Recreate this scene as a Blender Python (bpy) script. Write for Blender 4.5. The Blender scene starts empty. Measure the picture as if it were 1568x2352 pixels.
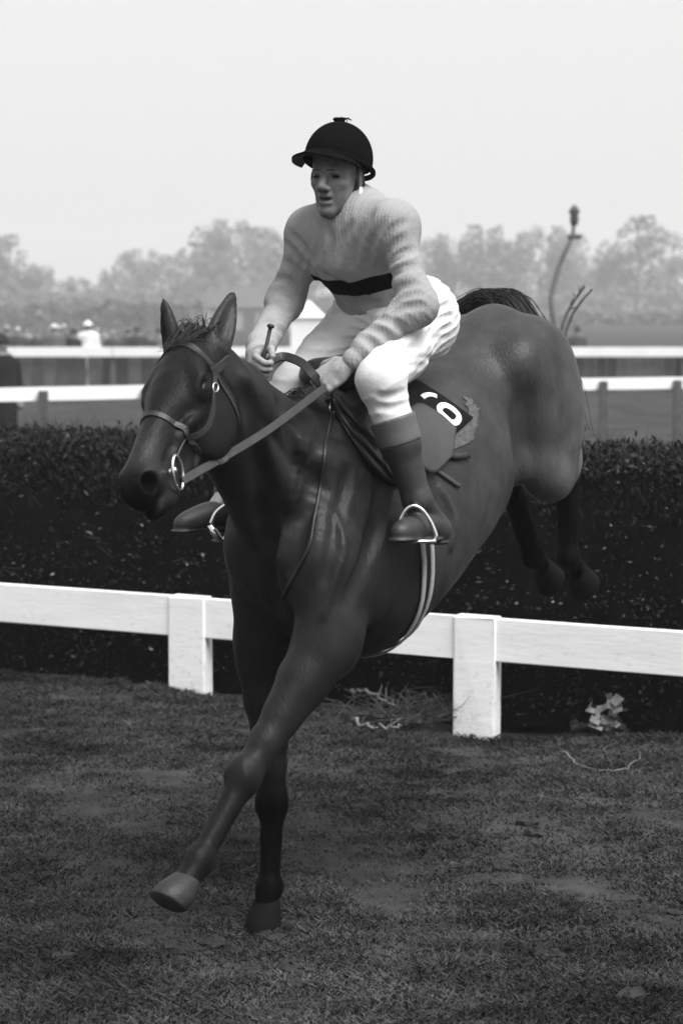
import bpy, bmesh, math, random, os
import numpy as np
from mathutils import Matrix, Vector

rng = np.random.default_rng(7)
random.seed(7)
SC = bpy.context.scene
COL = SC.collection

# ------------------------------------------------------------------ camera
F_PX = 4360.0            # focal length in pixels of a 1568 x 2352 picture
CAM_H = 1.75
PITCH = math.atan((1176 - 746) / F_PX)
cam_d = bpy.data.cameras.new('camera')
cam = bpy.data.objects.new('camera', cam_d)
COL.objects.link(cam)
cam.location = (0, 0, CAM_H)
cam.rotation_euler = (math.pi / 2 - PITCH, 0, 0)
cam_d.sensor_fit = 'AUTO'
cam_d.sensor_width = 36.0
cam_d.lens = F_PX / 2352 * 36.0
cam_d.clip_start = 0.1
cam_d.clip_end = 3000
cam_d.dof.use_dof = True
cam_d.dof.focus_distance = 5.35
cam_d.dof.aperture_fstop = 4.0
SC.camera = cam

# ------------------------------------------------------------------ light: overcast day, black and white film
SUN_EL, SUN_AZ = math.radians(58), math.radians(135)      # azimuth from +Y (away from the camera) towards +X
w = bpy.data.worlds.new('World')
SC.world = w
w.use_nodes = True
nt = w.node_tree
nt.nodes.clear()
sky = nt.nodes.new('ShaderNodeTexSky')
sky.sky_type = 'NISHITA'
sky.sun_disc = False
sky.sun_elevation = SUN_EL
sky.sun_rotation = SUN_AZ
sky.air_density = 2.0
sky.dust_density = 6.0
sky.ozone_density = 1.0
bw = nt.nodes.new('ShaderNodeRGBToBW')
mixn = nt.nodes.new('ShaderNodeMix')
mixn.data_type = 'RGBA'
mixn.inputs[0].default_value = 0.72                       # cloud cover: an even overcast
mixn.inputs[7].default_value = (5.1, 5.1, 5.1, 1)
bg = nt.nodes.new('ShaderNodeBackground')
bg.inputs[1].default_value = 0.1
wo = nt.nodes.new('ShaderNodeOutputWorld')
nt.links.new(sky.outputs[0], bw.inputs[0])
nt.links.new(bw.outputs[0], mixn.inputs[6])
nt.links.new(mixn.outputs[2], bg.inputs[0])
nt.links.new(bg.outputs[0], wo.inputs[0])
sun_d = bpy.data.lights.new('sun', 'SUN')
sun_d.energy = 3.0
sun_d.angle = math.radians(40)
sun_d.color = (1, 1, 1)
sun = bpy.data.objects.new('sun', sun_d)
COL.objects.link(sun)
sd = Vector((math.sin(SUN_AZ) * math.cos(SUN_EL), math.cos(SUN_AZ) * math.cos(SUN_EL), math.sin(SUN_EL)))
sun.rotation_euler = sd.to_track_quat('Z', 'Y').to_euler()
sun.location = sd * 40
SC.view_settings.view_transform = 'Standard'
SC.view_settings.look = 'None'
SC.view_settings.gamma = 1.0
SC.view_settings.exposure = 0.95
SC.view_settings.use_curve_mapping = False
SC.render.engine = 'CYCLES'
SC.cycles.use_denoising = True
SC.cycles.volume_bounces = 1
SC.cycles.max_bounces = 6
SC.cycles.volume_step_rate = 4.0

# ------------------------------------------------------------------ helpers: pixels to places
cpi, spi = math.cos(PITCH), math.sin(PITCH)
EYE = np.array([0, 0, CAM_H])

def ray(u, v):
    a = (u - 784) / F_PX
    b = (1176 - v) / F_PX
    return np.array([a, cpi + b * spi, -spi + b * cpi])

def ground(u, v, z=0.0):
    r = ray(u, v)
    return EYE + r * ((z - CAM_H) / r[2])

def at_depth(u, v, y):
    r = ray(u, v)
    return EYE + r * (y / r[1])

# horse frame: +X forward, +Y the horse's left, +Z up
PSI = math.radians(36)
HX = np.array([-math.sin(PSI), -math.cos(PSI), 0.0])
HY = np.array([-HX[1], HX[0], 0.0])
HO = ground(605, 2137) + 0.1 * HY
HO[2] = 0.0

def toL(p):
    q = np.asarray(p, float) - HO
    return np.stack([q @ HX, q @ HY, q[..., 2]], -1)

def toW(p):
    p = np.asarray(p, float)
    return HO + p[..., 0:1] * HX + p[..., 1:2] * HY + p[..., 2:3] * np.array([0, 0, 1.0])

EYEL = toL(EYE)

def rayL(u, v):
    r = ray(u, v)
    return np.array([r @ HX, r @ HY, r[2]])

def L(u, v, Y):
    """point of the horse's frame on pixel (u, v) in the upright plane Y"""
    r = rayL(u, v)
    return EYEL + r * ((Y - EYEL[1]) / r[1])

# ------------------------------------------------------------------ helpers: objects
def link(o, parent=None):
    COL.objects.link(o)
    if parent is not None:
        o.parent = parent
    return o

def tag(o, label=None, cat=None, group=None, kind=None):
    if label: o['label'] = label
    if cat: o['category'] = cat
    if group: o['group'] = group
    if kind: o['kind'] = kind
    return o

def empty(name, loc, label=None, cat=None, group=None, rot=None):
    o = bpy.data.objects.new(name, None)
    o.empty_display_size = 0.1
    o.location = tuple(loc)
    if rot is not None: o.rotation_euler = rot
    COL.objects.link(o)
    return tag(o, label, cat, group)

HROT = (0, 0, math.atan2(HX[1], HX[0]))

def hthing(name, c, label, cat, group=None):
    """a thing in the horse's frame, its base at local point c"""
    o = empty(name, toW(np.array(c, float)), label, cat, group, HROT)
    o['c'] = [float(x) for x in c]
    return o

def mesh_obj(name, V, Fc, m, parent=None, smooth=True, sub=None):
    me = bpy.data.meshes.new(name)
    V = np.asarray(V, np.float32)
    if sub is not None: V = V - np.asarray(sub, np.float32)
    if isinstance(Fc, np.ndarray):
        k = Fc.shape[1]
        me.vertices.add(len(V)); me.vertices.foreach_set('co', np.ascontiguousarray(V, np.float32).ravel())
        me.loops.add(Fc.size); me.loops.foreach_set('vertex_index', np.ascontiguousarray(Fc, np.int32).ravel())
        me.polygons.add(len(Fc)); me.polygons.foreach_set('loop_start', np.arange(0, Fc.size, k, dtype=np.int32))
        me.update(calc_edges=True)
    else:
        me.from_pydata(V.tolist(), [], Fc)
    if smooth: me.polygons.foreach_set('use_smooth', np.ones(len(me.polygons), bool))
    if m is not None: me.materials.append(m)
    me.update()
    o = bpy.data.objects.new(name, me)
    return link(o, parent)

def hpart(name, VF, m, root, smooth=True):
    """mesh given in horse coordinates, linked under a thing made with hthing (or a part of one)"""
    top = root
    while top.parent is not None: top = top.parent
    return mesh_obj(name, VF[0], VF[1], m, root, smooth, sub=np.array(top['c']))

class MB:
    """collects shapes into one mesh"""
    def __init__(s): s.v, s.f = [], []
    def add(s, V, Fc):
        n = sum(len(x) for x in s.v)
        s.v.append(np.asarray(V, float))
        s.f += [tuple(i + n for i in f) for f in Fc]
        return s
    def box(s, lo, hi):
        x0, y0, z0 = lo; x1, y1, z1 = hi
        V = [(x0, y0, z0), (x1, y0, z0), (x1, y1, z0), (x0, y1, z0), (x0, y0, z1), (x1, y0, z1), (x1, y1, z1), (x0, y1, z1)]
        return s.add(V, [(0, 3, 2, 1), (4, 5, 6, 7), (0, 1, 5, 4), (1, 2, 6, 5), (2, 3, 7, 6), (3, 0, 4, 7)])
    def get(s): return np.concatenate(s.v), s.f

def catmull(P, n=8):
    P = np.asarray(P, float)
    if len(P) < 3: 
        t = np.linspace(0, 1, n + 1)[:, None]
        return P[0] * (1 - t) + P[-1] * t
    Q = np.vstack([2 * P[0] - P[1], P, 2 * P[-1] - P[-2]])
    out = []
    for i in range(1, len(Q) - 2):
        p0, p1, p2, p3 = Q[i - 1], Q[i], Q[i + 1], Q[i + 2]
        for t in np.arange(n) / n:
            out.append(0.5 * (2 * p1 + (p2 - p0) * t + (2 * p0 - 5 * p1 + 4 * p2 - p3) * t * t + (3 * p1 - p0 - 3 * p2 + p3) * t ** 3))
    out.append(Q[-2])
    return np.array(out)

def unit(a):
    a = np.asarray(a, float)
    return a / np.maximum(np.linalg.norm(a, axis=-1, keepdims=True), 1e-9)

def tube(P, R, sides=8, flat=None, caps=True):
    """tube along P, radius R (number or list); flat = (axis, factor) squeezes the section along axis"""
    P = np.asarray(P, float); n = len(P)
    R = np.broadcast_to(np.asarray(R, float), (n,))
    T = unit(np.gradient(P, axis=0))
    ref = np.array([0, 0, 1.0]) if abs(T[0][2]) < 0.9 else np.array([1.0, 0, 0])
    u = unit(ref - T[0] * (T[0] @ ref)); V = []
    for i in range(n):
        u = unit(u - T[i] * (T[i] @ u)); w_ = np.cross(T[i], u)
        for k in range(sides):
            a = 2 * math.pi * k / sides
            q = (u * math.cos(a) + w_ * math.sin(a)) * R[i]
            if flat is not None: q = q - flat[0] * (q @ flat[0]) * (1 - flat[1])
            V.append(P[i] + q)
    Fc = [(i * sides + k, i * sides + (k + 1) % sides, (i + 1) * sides + (k + 1) % sides, (i + 1) * sides + k) for i in range(n - 1) for k in range(sides)]
    if caps:
        Fc += [tuple(range(sides))[::-1], tuple((n - 1) * sides + k for k in range(sides))]
    return np.array(V), Fc

def ribbon(P, N, width, thick, lift=0.0):
    """flat strap along P, lying against a surface with normals N"""
    P = np.asarray(P, float); N = unit(N); n = len(P)
    T = unit(np.gradient(P, axis=0)); S = unit(np.cross(T, N)); N = unit(np.cross(S, T))
    W = np.broadcast_to(np.asarray(width, float), (n,)); V = []
    for i in range(n):
        a = P[i] + N[i] * lift; b = a + N[i] * thick; s_ = S[i] * W[i] / 2
        V += [a - s_, a + s_, b + s_ * 0.85, b - s_ * 0.85]
    Fc = [(i * 4 + k, i * 4 + (k + 1) % 4, i * 4 + 4 + (k + 1) % 4, i * 4 + 4 + k) for i in range(n - 1) for k in range(4)]
    Fc += [(3, 2, 1, 0), tuple((n - 1) * 4 + k for k in range(4))]
    return np.array(V), Fc

def resample(P, n):
    P = np.asarray(P, float)
    d = np.r_[0, np.cumsum(np.linalg.norm(np.diff(P, axis=0), axis=1))]
    t = np.linspace(0, d[-1], n)
    return np.stack([np.interp(t, d, P[:, i]) for i in range(P.shape[1])], 1)

# ------------------------------------------------------------------ helpers: materials (all procedural, neutral)
def mat(name, base, rough=0.7, var=0.25, scale=20.0, bump=0.0, bscale=None, spec=0.3, metal=0.0, attr=None, stretch=None, sheen=0.0, detail=5.0, trans=0.0, coords='Object'):
    m = bpy.data.materials.new(name)
    m.use_nodes = True
    n = m.node_tree; b = n.nodes['Principled BSDF']
    tc = n.nodes.new('ShaderNodeTexCoord'); mp = n.nodes.new('ShaderNodeMapping')
    n.links.new(tc.outputs[coords], mp.inputs[0])
    if stretch: mp.inputs['Scale'].default_value = stretch
    no = n.nodes.new('ShaderNodeTexNoise')
    no.inputs['Scale'].default_value = scale; no.inputs['Detail'].default_value = detail; no.inputs['Roughness'].default_value = 0.6
    n.links.new(mp.outputs[0], no.inputs['Vector'])
    mr = n.nodes.new('ShaderNodeMapRange')
    mr.inputs[1].default_value = 0.3; mr.inputs[2].default_value = 0.7
    mr.inputs[3].default_value = base * (1 - var); mr.inputs[4].default_value = base * (1 + var)
    n.links.new(no.outputs[0], mr.inputs[0])
    out = mr.outputs[0]
    if attr:
        at = n.nodes.new('ShaderNodeAttribute'); at.attribute_name = attr
        mu = n.nodes.new('ShaderNodeMath'); mu.operation = 'MULTIPLY'
        n.links.new(out, mu.inputs[0]); n.links.new(at.outputs['Fac'], mu.inputs[1])
        out = mu.outputs[0]
    cc = n.nodes.new('ShaderNodeCombineColor')
    for i in range(3): n.links.new(out, cc.inputs[i])
    n.links.new(cc.outputs[0], b.inputs['Base Color'])
    b.inputs['Roughness'].default_value = rough
    b.inputs['Specular IOR Level'].default_value = spec
    b.inputs['Metallic'].default_value = metal
    b.inputs['Sheen Weight'].default_value = sheen
    if trans:
        b.inputs['Transmission Weight'].default_value = trans
    if bump:
        n2 = n.nodes.new('ShaderNodeTexNoise'); n2.inputs['Scale'].default_value = bscale or scale * 3; n2.inputs['Detail'].default_value = 3
        n.links.new(mp.outputs[0], n2.inputs['Vector'])
        bp = n.nodes.new('ShaderNodeBump'); bp.inputs['Strength'].default_value = 1.0; bp.inputs['Distance'].default_value = bump
        n.links.new(n2.outputs[0], bp.inputs['Height']); n.links.new(bp.outputs[0], b.inputs['Normal'])
    return m

def set_attr(o, name, vals):
    a = o.data.attributes.new(name, 'FLOAT', 'POINT')
    a.data.foreach_set('value', np.asarray(vals, np.float32))

# ------------------------------------------------------------------ helpers: signed-distance modelling
def smin(a, b, k):
    h = np.maximum(k - np.abs(a - b), 0) / k
    return np.minimum(a, b) - h * h * k * 0.25

class Field:
    FAR = 0.2
    def __init__(s, lo, hi, h):
        s.lo = np.array(lo, float); s.h = h
        s.n = np.ceil((np.array(hi, float) - s.lo) / h).astype(int) + 1
        s.V = np.full(s.n, s.FAR, np.float32)
        s.ax = [(s.lo[i] + h * np.arange(s.n[i])).astype(np.float32) for i in range(3)]
    def _sl(s, lo, hi, pad):
        i0 = np.maximum(np.floor((np.asarray(lo) - pad - s.lo) / s.h).astype(int), 0)
        i1 = np.minimum(np.ceil((np.asarray(hi) + pad - s.lo) / s.h).astype(int) + 1, s.n)
        if np.any(i1 <= i0): return None
        sl = tuple(slice(a, b) for a, b in zip(i0, i1))
        return sl, s.ax[0][sl[0]][:, None, None], s.ax[1][sl[1]][None, :, None], s.ax[2][sl[2]][None, None, :]
    def _op(s, d, sl, k, op):
        c = s.V[sl]
        if op == 'add': s.V[sl] = smin(c, d, k)
        elif op == 'sub': s.V[sl] = -smin(-c, d, k)
    def cone(s, a, b, ra, rb, k=0.03, flat=None, op='add', bulge=0.0, ripple=None):
        """round cone; flat=(axis, factor) makes the section elliptical; bulge swells the middle; ripple=(amp, count, phase)"""
        a = np.asarray(a, float); b = np.asarray(b, float)
        f = max(1.0, flat[1]) if flat else 1.0
        R = (max(ra, rb) + abs(bulge)) * f
        r = s._sl(np.minimum(a, b) - R, np.maximum(a, b) + R, k + 3 * s.h)
        if r is None: return
        sl, X, Y, Z = r
        ba = b - a; l2 = max(float(ba @ ba), 1e-9)
        t = np.clip(((X - a[0]) * ba[0] + (Y - a[1]) * ba[1] + (Z - a[2]) * ba[2]) / l2, 0, 1)
        qx = X - a[0] - t * ba[0]; qy = Y - a[1] - t * ba[1]; qz = Z - a[2] - t * ba[2]
        q2 = qx * qx + qy * qy + qz * qz
        if flat:
            ax = unit(flat[0]); qn = qx * ax[0] + qy * ax[1] + qz * ax[2]
            q2 = q2 + qn * qn * (1 / flat[1] ** 2 - 1)
        rad = ra + (rb - ra) * t
        if bulge: rad = rad + bulge * 4 * t * (1 - t)
        if ripple: rad = rad + ripple[0] * np.sin(ripple[2] + t * ripple[1] * 2 * math.pi) 
        s._op(np.sqrt(np.maximum(q2, 0)) - rad, sl, k, op)
    def chain(s, P, R, k=0.03, flat=None, n=5, op='add'):
        Q = catmull(np.c_[np.asarray(P, float), np.asarray(R, float)], n)
        for i in range(len(Q) - 1):
            s.cone(Q[i][:3], Q[i + 1][:3], Q[i][3], Q[i + 1][3], k if i == 0 else min(k, 0.012), flat, op)
    def ell(s, c, r, M=None, k=0.03, op='add'):
        """ellipsoid, axes = rows of M"""
        c = np.asarray(c, float); r_ = np.asarray(r, float); M = np.eye(3) if M is None else np.asarray(M, float)
        ext = np.sqrt(((M * r_[:, None]) ** 2).sum(0))
        q = s._sl(c - ext, c + ext, k + 3 * s.h)
        if q is None: return
        sl, X, Y, Z = q
        x, y, z = X - c[0], Y - c[1], Z - c[2]
        l = [(x * M[i, 0] + y * M[i, 1] + z * M[i, 2]) / r_[i] for i in range(3)]
        k0 = np.sqrt(l[0] ** 2 + l[1] ** 2 + l[2] ** 2)
        k1 = np.sqrt((l[0] / r_[0]) ** 2 + (l[1] / r_[1]) ** 2 + (l[2] / r_[2]) ** 2)
        s._op(k0 * (k0 - 1) / np.maximum(k1, 1e-6), sl, k, op)
    def loft(s, st, taper, k=0.03):
        """body of upright oval sections: rows (x, ztop, zbot, ry), taper narrows the top"""
        st = np.array(sorted(st), float); Q = catmull(st, 8)
        r = s._sl([Q[0, 0], -Q[:, 3].max(), Q[:, 2].min()], [Q[-1, 0], Q[:, 3].max(), Q[:, 1].max()], k + 4 * s.h)
        sl, X, Y, Z = r
        f = lambda i: np.interp(X, Q[:, 0], Q[:, i])
        zt, zb, ry = f(1), f(2), f(3); tp = np.interp(X, taper[0], taper[1])
        zc, rz = (zt + zb) / 2, (zt - zb) / 2
        zn = np.clip((Z - zc) / rz, -1.3, 1.3)
        rr = ry * (1 - tp * zn)
        d = ((np.abs(Y) / rr) ** 2.15 + np.abs((Z - zc) / rz) ** 2.15) ** (1 / 2.15) - 1
        d = d * np.minimum(rz, ry) * 0.92
        d = np.maximum(d, np.maximum(X - Q[-1, 0], Q[0, 0] - X))
        s._op(d.astype(np.float32), sl, k, 'add')
    def sample(s, P):
        q = (np.asarray(P, float) - s.lo) / s.h
        i = np.clip(np.floor(q).astype(int), 0, s.n - 2); f = np.clip(q - i, 0, 1)
        v = 0
        for dx in (0, 1):
            for dy in (0, 1):
                for dz in (0, 1):
                    wgt = (f[..., 0] if dx else 1 - f[..., 0]) * (f[..., 1] if dy else 1 - f[..., 1]) * (f[..., 2] if dz else 1 - f[..., 2])
                    v = v + wgt * s.V[i[..., 0] + dx, i[..., 1] + dy, i[..., 2] + dz]
        return v
    def grad(s, P):
        e = s.h * 1.5; P = np.asarray(P, float); g = []
        for i in range(3):
            d = np.zeros(3); d[i] = e
            g.append(s.sample(P + d) - s.sample(P - d))
        return unit(np.stack(g, -1))
    def snap(s, P, it=14):
        P = np.array(P, float)
        for _ in range(it):
            P = P - s.grad(P) * np.clip(s.sample(P), -0.05, 0.05)[..., None] * 0.8
        return P
    def cast(s, u, v):
        """first surface point on the line of sight of pixel (u, v)"""
        r = rayL(u, v); r = r / np.linalg.norm(r)
        t = np.arange(3.4, 8.5, s.h * 0.8); Q = EYEL + r * t[:, None]
        ok = np.all((Q > s.lo) & (Q < s.lo + (s.n - 1) * s.h), 1)
        d = np.where(ok, s.sample(Q), 1.0); hit = np.where(d < 0)[0]
        if not len(hit): return None
        i = hit[0]; a, b = d[i - 1], d[i]
        return Q[i - 1] + (Q[i] - Q[i - 1]) * (a / (a - b) if a != b else 0)
    def castline(s, px, n=24):
        out = []
        for u, v in resample(catmull(np.array(px, float), 6), n):
            p = s.cast(u, v)
            if p is not None: out.append(p)
        return np.array(out)
    def mesh(s, smooth=1):
        V = s.V; S = V < 0
        n = np.array(V.shape)
        c = [S[dx:n[0] - 1 + dx, dy:n[1] - 1 + dy, dz:n[2] - 1 + dz] for dx in (0, 1) for dy in (0, 1) for dz in (0, 1)]
        cnt = np.zeros(n - 1, np.int8)
        for x in c: cnt += x
        I = np.argwhere((cnt > 0) & (cnt < 8))
        idx = np.full(n - 1, -1, np.int32); idx[tuple(I.T)] = np.arange(len(I))
        cr = [(dx, dy, dz) for dx in (0, 1) for dy in (0, 1) for dz in (0, 1)]
        val = [V[I[:, 0] + a, I[:, 1] + b, I[:, 2] + d] for a, b, d in cr]
        acc = np.zeros((len(I), 3)); num = np.zeros(len(I))
        for i in range(8):
            for j in range(i + 1, 8):
                if sum(abs(p - q) for p, q in zip(cr[i], cr[j])) != 1: continue
                m = (val[i] < 0) != (val[j] < 0)
                t = np.where(m, val[i] / np.where(m, val[i] - val[j], 1), 0)
                acc += np.where(m[:, None], np.array(cr[i]) + t[:, None] * (np.array(cr[j]) - np.array(cr[i])), 0); num += m
        P = (I + acc / num[:, None]) * s.h + s.lo
        Q = []
        for ax in range(3):
            a, b = [i for i in range(3) if i != ax]
            sl0 = [slice(None)] * 3; sl1 = [slice(None)] * 3
            sl0[ax] = slice(0, n[ax] - 1); sl1[ax] = slice(1, n[ax])
            for t in (a, b):
                sl0[t] = slice(1, n[t] - 1); sl1[t] = slice(1, n[t] - 1)
            A, B = S[tuple(sl0)], S[tuple(sl1)]
            E = np.argwhere(A != B); fl = A[tuple(E.T)]
            o = np.zeros(3, int); o[a] = 1; o[b] = 1; E = E + o
            ea = np.zeros(3, int); ea[a] = 1; eb = np.zeros(3, int); eb[b] = 1
            q = np.stack([idx[tuple((E - ea - eb).T)], idx[tuple((E - eb).T)], idx[tuple(E.T)], idx[tuple((E - ea).T)]], 1)
            if ax == 1: fl = ~fl
            q[~fl] = q[~fl][:, ::-1]
            Q.append(q)
        Q = np.concatenate(Q); Q = Q[(Q >= 0).all(1)]
        for _ in range(smooth):
            sm = np.zeros_like(P); dg = np.zeros(len(P))
            for k in range(4):
                i, j = Q[:, k], Q[:, (k + 1) % 4]
                for d in range(3): sm[:, d] += np.bincount(i, P[j, d], len(P)) + np.bincount(j, P[i, d], len(P))
                dg += np.bincount(i, minlength=len(P)) + np.bincount(j, minlength=len(P))
            P = P + 0.5 * (sm / np.maximum(dg, 1)[:, None] - P)
        return P, Q

def strands(paths, r=0.0022, sides=4):
    mb = MB()
    for p in paths:
        p = np.asarray(p, float); n = len(p)
        V, Fc = tube(p, r * np.linspace(1, 0.25, n), sides, caps=False)
        mb.add(V, Fc)
    return mb.get()

def ellmesh(c, r, M, nu=16, nv=10):
    V, Fc = [], []
    for i in range(nv + 1):
        th = math.pi * i / nv
        for j in range(nu):
            ph = 2 * math.pi * j / nu
            q = np.array([math.sin(th) * math.cos(ph) * r[0], math.sin(th) * math.sin(ph) * r[1], math.cos(th) * r[2]])
            V.append(np.asarray(c) + q @ np.asarray(M))
    for i in range(nv):
        for j in range(nu):
            Fc.append((i * nu + j, (i + 1) * nu + j, (i + 1) * nu + (j + 1) % nu, i * nu + (j + 1) % nu))
    return np.array(V), Fc
# ------------------------------------------------------------------ the setting
def vnoise(x, y, seed=0):
    """cheap smooth noise in -1..1"""
    r = np.random.default_rng(seed); v = 0; a = 1.0; f = 1.0; tot = 0
    for o in range(4):
        for k in range(3):
            th = r.uniform(0, 6.28); ph = r.uniform(0, 6.28); q = f * r.uniform(0.7, 1.3)
            v = v + a * np.sin((x * math.cos(th) + y * math.sin(th)) * q + ph) / 3 * 1.6
        tot += a; a *= 0.62; f *= 2.1
    return v / tot

# the fence line (top edge of the white board), right end nearer the camera
FZ = 0.47
FA, FB = ground(0, 1342, FZ)[:2], ground(1568, 1452, FZ)[:2]
FD = unit(FB - FA); FN = np.array([FD[1], -FD[0]])       # FN towards the camera
if FN[1] > 0: FN = -FN
def fline(u):
    """point along the fence line under picture column u"""
    r = ray(u, 1400)[:2]
    A = np.array([[r[0], -FD[0]], [r[1], -FD[1]]]); t = np.linalg.solve(A, FA)
    return r * t[0], t[1]

def gz(x, y):
    d = np.hypot(x, y)
    near = np.clip(1 - (d - 12) / 10, 0, 1)
    pr, _ = fline(1092)
    z = near * (0.012 * vnoise(x * 5, y * 5, 3) + 0.016 * vnoise(x * 1.6, y * 1.6, 4))
    z = z - 0.055 * np.exp(-((x - pr[0] - 0.1) ** 2 + (y - pr[1] + 0.1) ** 2) / 0.5 ** 2)
    z = z * np.clip((np.hypot(x - HO[0], y - HO[1]) - 0.1) / 0.4, 0.1, 1)
    return z + 0.0105 * np.clip(d - 70, 0, 200)

M_GROUND = mat('turf_ground', 0.034, rough=1.0, var=0.5, scale=6.0, bump=0.01, bscale=40, spec=0.1, coords='Object')
def grass_nodes(m):
    n = m.node_tree; b = n.nodes['Principled BSDF']; cc = [x for x in n.nodes if x.type == 'COMBINE_COLOR'][0]
    src = cc.inputs[0].links[0].from_socket
    big = n.nodes.new('ShaderNodeTexNoise'); big.inputs['Scale'].default_value = 0.9; big.inputs['Detail'].default_value = 6
    tc = [x for x in n.nodes if x.type == 'TEX_COORD'][0]; n.links.new(tc.outputs['Object'], big.inputs[0])
    r = n.nodes.new('ShaderNodeMapRange'); r.inputs[1].default_value = 0.35; r.inputs[2].default_value = 0.65; r.inputs[3].default_value = 0.6; r.inputs[4].default_value = 1.35
    n.links.new(big.outputs[0], r.inputs[0]); mu = n.nodes.new('ShaderNodeMath'); mu.operation = 'MULTIPLY'
    n.links.new(src, mu.inputs[0]); n.links.new(r.outputs[0], mu.inputs[1])
    for i in range(3): n.links.new(mu.outputs[0], cc.inputs[i])
grass_nodes(M_GROUND)
sx = np.sinh(np.linspace(-1, 1, 261) * 5.2) / math.sinh(5.2) * 480
sy = np.sinh(np.linspace(-1, 1, 261) * 5.2) / math.sinh(5.2) * 480 + 6.0
GX, GY = np.meshgrid(sx, sy, indexing='ij')
GZ = gz(GX, GY)
n_ = len(sx); ii = np.arange(n_ * n_).reshape(n_, n_)
gq = np.stack([ii[:-1, :-1], ii[1:, :-1], ii[1:, 1:], ii[:-1, 1:]], -1).reshape(-1, 4)
tag(mesh_obj('ground', np.stack([GX, GY, GZ], -1).reshape(-1, 3), gq, M_GROUND), kind='structure')

# turf: short blades in tufts, scraped bare in places
def blades(pos, hgt, wid, lean):
    n = len(pos); a = rng.uniform(0, 2 * math.pi, n); b = rng.uniform(0, 2 * math.pi, n)
    wv = np.stack([np.cos(a), np.sin(a), 0 * a], 1) * wid[:, None]
    lv = np.stack([np.cos(b), np.sin(b), 0 * b], 1) * (lean * hgt)[:, None]
    up = np.zeros((n, 3)); up[:, 2] = hgt
    V = np.stack([pos - wv, pos + wv, pos + lv * 0.45 + up * 0.65 + wv * 0.55, pos + lv + up * 0.92], 1).reshape(-1, 3)
    k = np.arange(n)[:, None] * 4
    return V, np.concatenate([np.stack([k[:, 0], k[:, 0] + 1, k[:, 0] + 2], 1), np.stack([k[:, 0], k[:, 0] + 2, k[:, 0] + 3], 1)])
M_GRASS = mat('grass_blades', 0.044, rough=0.85, var=0.35, scale=5.0, spec=0.12, detail=9.0, attr='tone')
NB_ = 760000
gy = 4.1 + (rng.random(NB_) ** 1.25) * 7.2
gx = np.where(rng.random(NB_) < 0.66, rng.uniform(-0.225, 0.225, NB_), rng.uniform(-0.46, 0.46, NB_)) * (gy + 0.6)
clump = vnoise(gx * 7, gy * 7, 11) + 0.6 * vnoise(gx * 2.1, gy * 2.1, 12)
bare = vnoise(gx * 4.4, gy * 6.5, 21) + 0.5 * vnoise(gx * 1.2, gy * 1.6, 22)
side = (gx - FA[0]) * FN[0] + (gy - FA[1]) * FN[1]
keep = (side > -0.02) & (rng.random(NB_) < np.clip(0.62 + 0.5 * clump, 0.08, 1)) & ((bare < 0.62) | (rng.random(NB_) < 0.65))
gx, gy, clump, side = gx[keep], gy[keep], clump[keep], side[keep]
bare = bare[keep]
gh = np.where(bare < 0.62, 1.0, 0.45) * (0.010 + 0.012 * rng.random(len(gx)) + 0.010 * np.clip(clump, -0.5, 1)) * (1 + 0.9 * np.exp(-np.abs(side) / 0.12))
bv_, bf_ = blades(np.stack([gx, gy, gz(gx, gy) - 0.003], 1), gh, 0.0024 + 0.002 * rng.random(len(gx)), rng.uniform(0.2, 1.6, len(gx)))
tg = mesh_obj('turf_grass', bv_, bf_, M_GRASS, smooth=False)
blot = 0.92 + 0.55 * vnoise(gx * 4.5, gy * 9.0, 41) + 0.35 * vnoise(gx * 13, gy * 22, 42) + 0.25 * vnoise(gx * 1.1, gy * 1.8, 43)
set_attr(tg, 'tone', np.repeat(np.clip(blot, 0.22, 2.0) * rng.uniform(0.75, 1.25, len(gx)), 4))
tag(tg, 'short trodden turf on the landing side of the fence', 'grass', kind='stuff')

# ------------------------------------------------------------------ white guard rail
M_PAINT = mat('white_rail_paint', 0.85, rough=0.55, var=0.06, scale=5.0, bump=0.001, bscale=25, spec=0.3, stretch=(0.4, 1, 3))
def mud_nodes(m):
    n = m.node_tree; b = n.nodes['Principled BSDF']; cc = [x for x in n.nodes if x.type == 'COMBINE_COLOR'][0]; src = cc.inputs[0].links[0].from_socket
    tc = [x for x in n.nodes if x.type == 'TEX_COORD'][0]
    no = n.nodes.new('ShaderNodeTexNoise'); no.inputs['Scale'].default_value = 34; no.inputs['Detail'].default_value = 6; n.links.new(tc.outputs['Object'], no.inputs[0])
    sp_ = n.nodes.new('ShaderNodeSeparateXYZ'); n.links.new(tc.outputs['Object'], sp_.inputs[0])
    hr = n.nodes.new('ShaderNodeMapRange'); hr.inputs[1].default_value = 0.0; hr.inputs[2].default_value = 0.5; hr.inputs[3].default_value = 0.53; hr.inputs[4].default_value = 0.68; n.links.new(sp_.outputs[2], hr.inputs[0])
    df = n.nodes.new('ShaderNodeMath'); df.operation = 'SUBTRACT'; n.links.new(no.outputs[0], df.inputs[0]); n.links.new(hr.outputs[0], df.inputs[1])
    mk = n.nodes.new('ShaderNodeMapRange'); mk.inputs[1].default_value = 0.0; mk.inputs[2].default_value = 0.06; mk.inputs[3].default_value = 1.0; mk.inputs[4].default_value = 0.86; n.links.new(df.outputs[0], mk.inputs[0])
    mu = n.nodes.new('ShaderNodeMath'); mu.operation = 'MULTIPLY'; n.links.new(src, mu.inputs[0]); n.links.new(mk.outputs[0], mu.inputs[1])
    for i in range(3): n.links.new(mu.outputs[0], cc.inputs[i])
mud_nodes(M_PAINT)
guard = empty('guard_rail', (*(FA + FD * 1.5), 0), 'white painted guard rail of wide boards on square posts before the hedge', 'rail')
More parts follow.
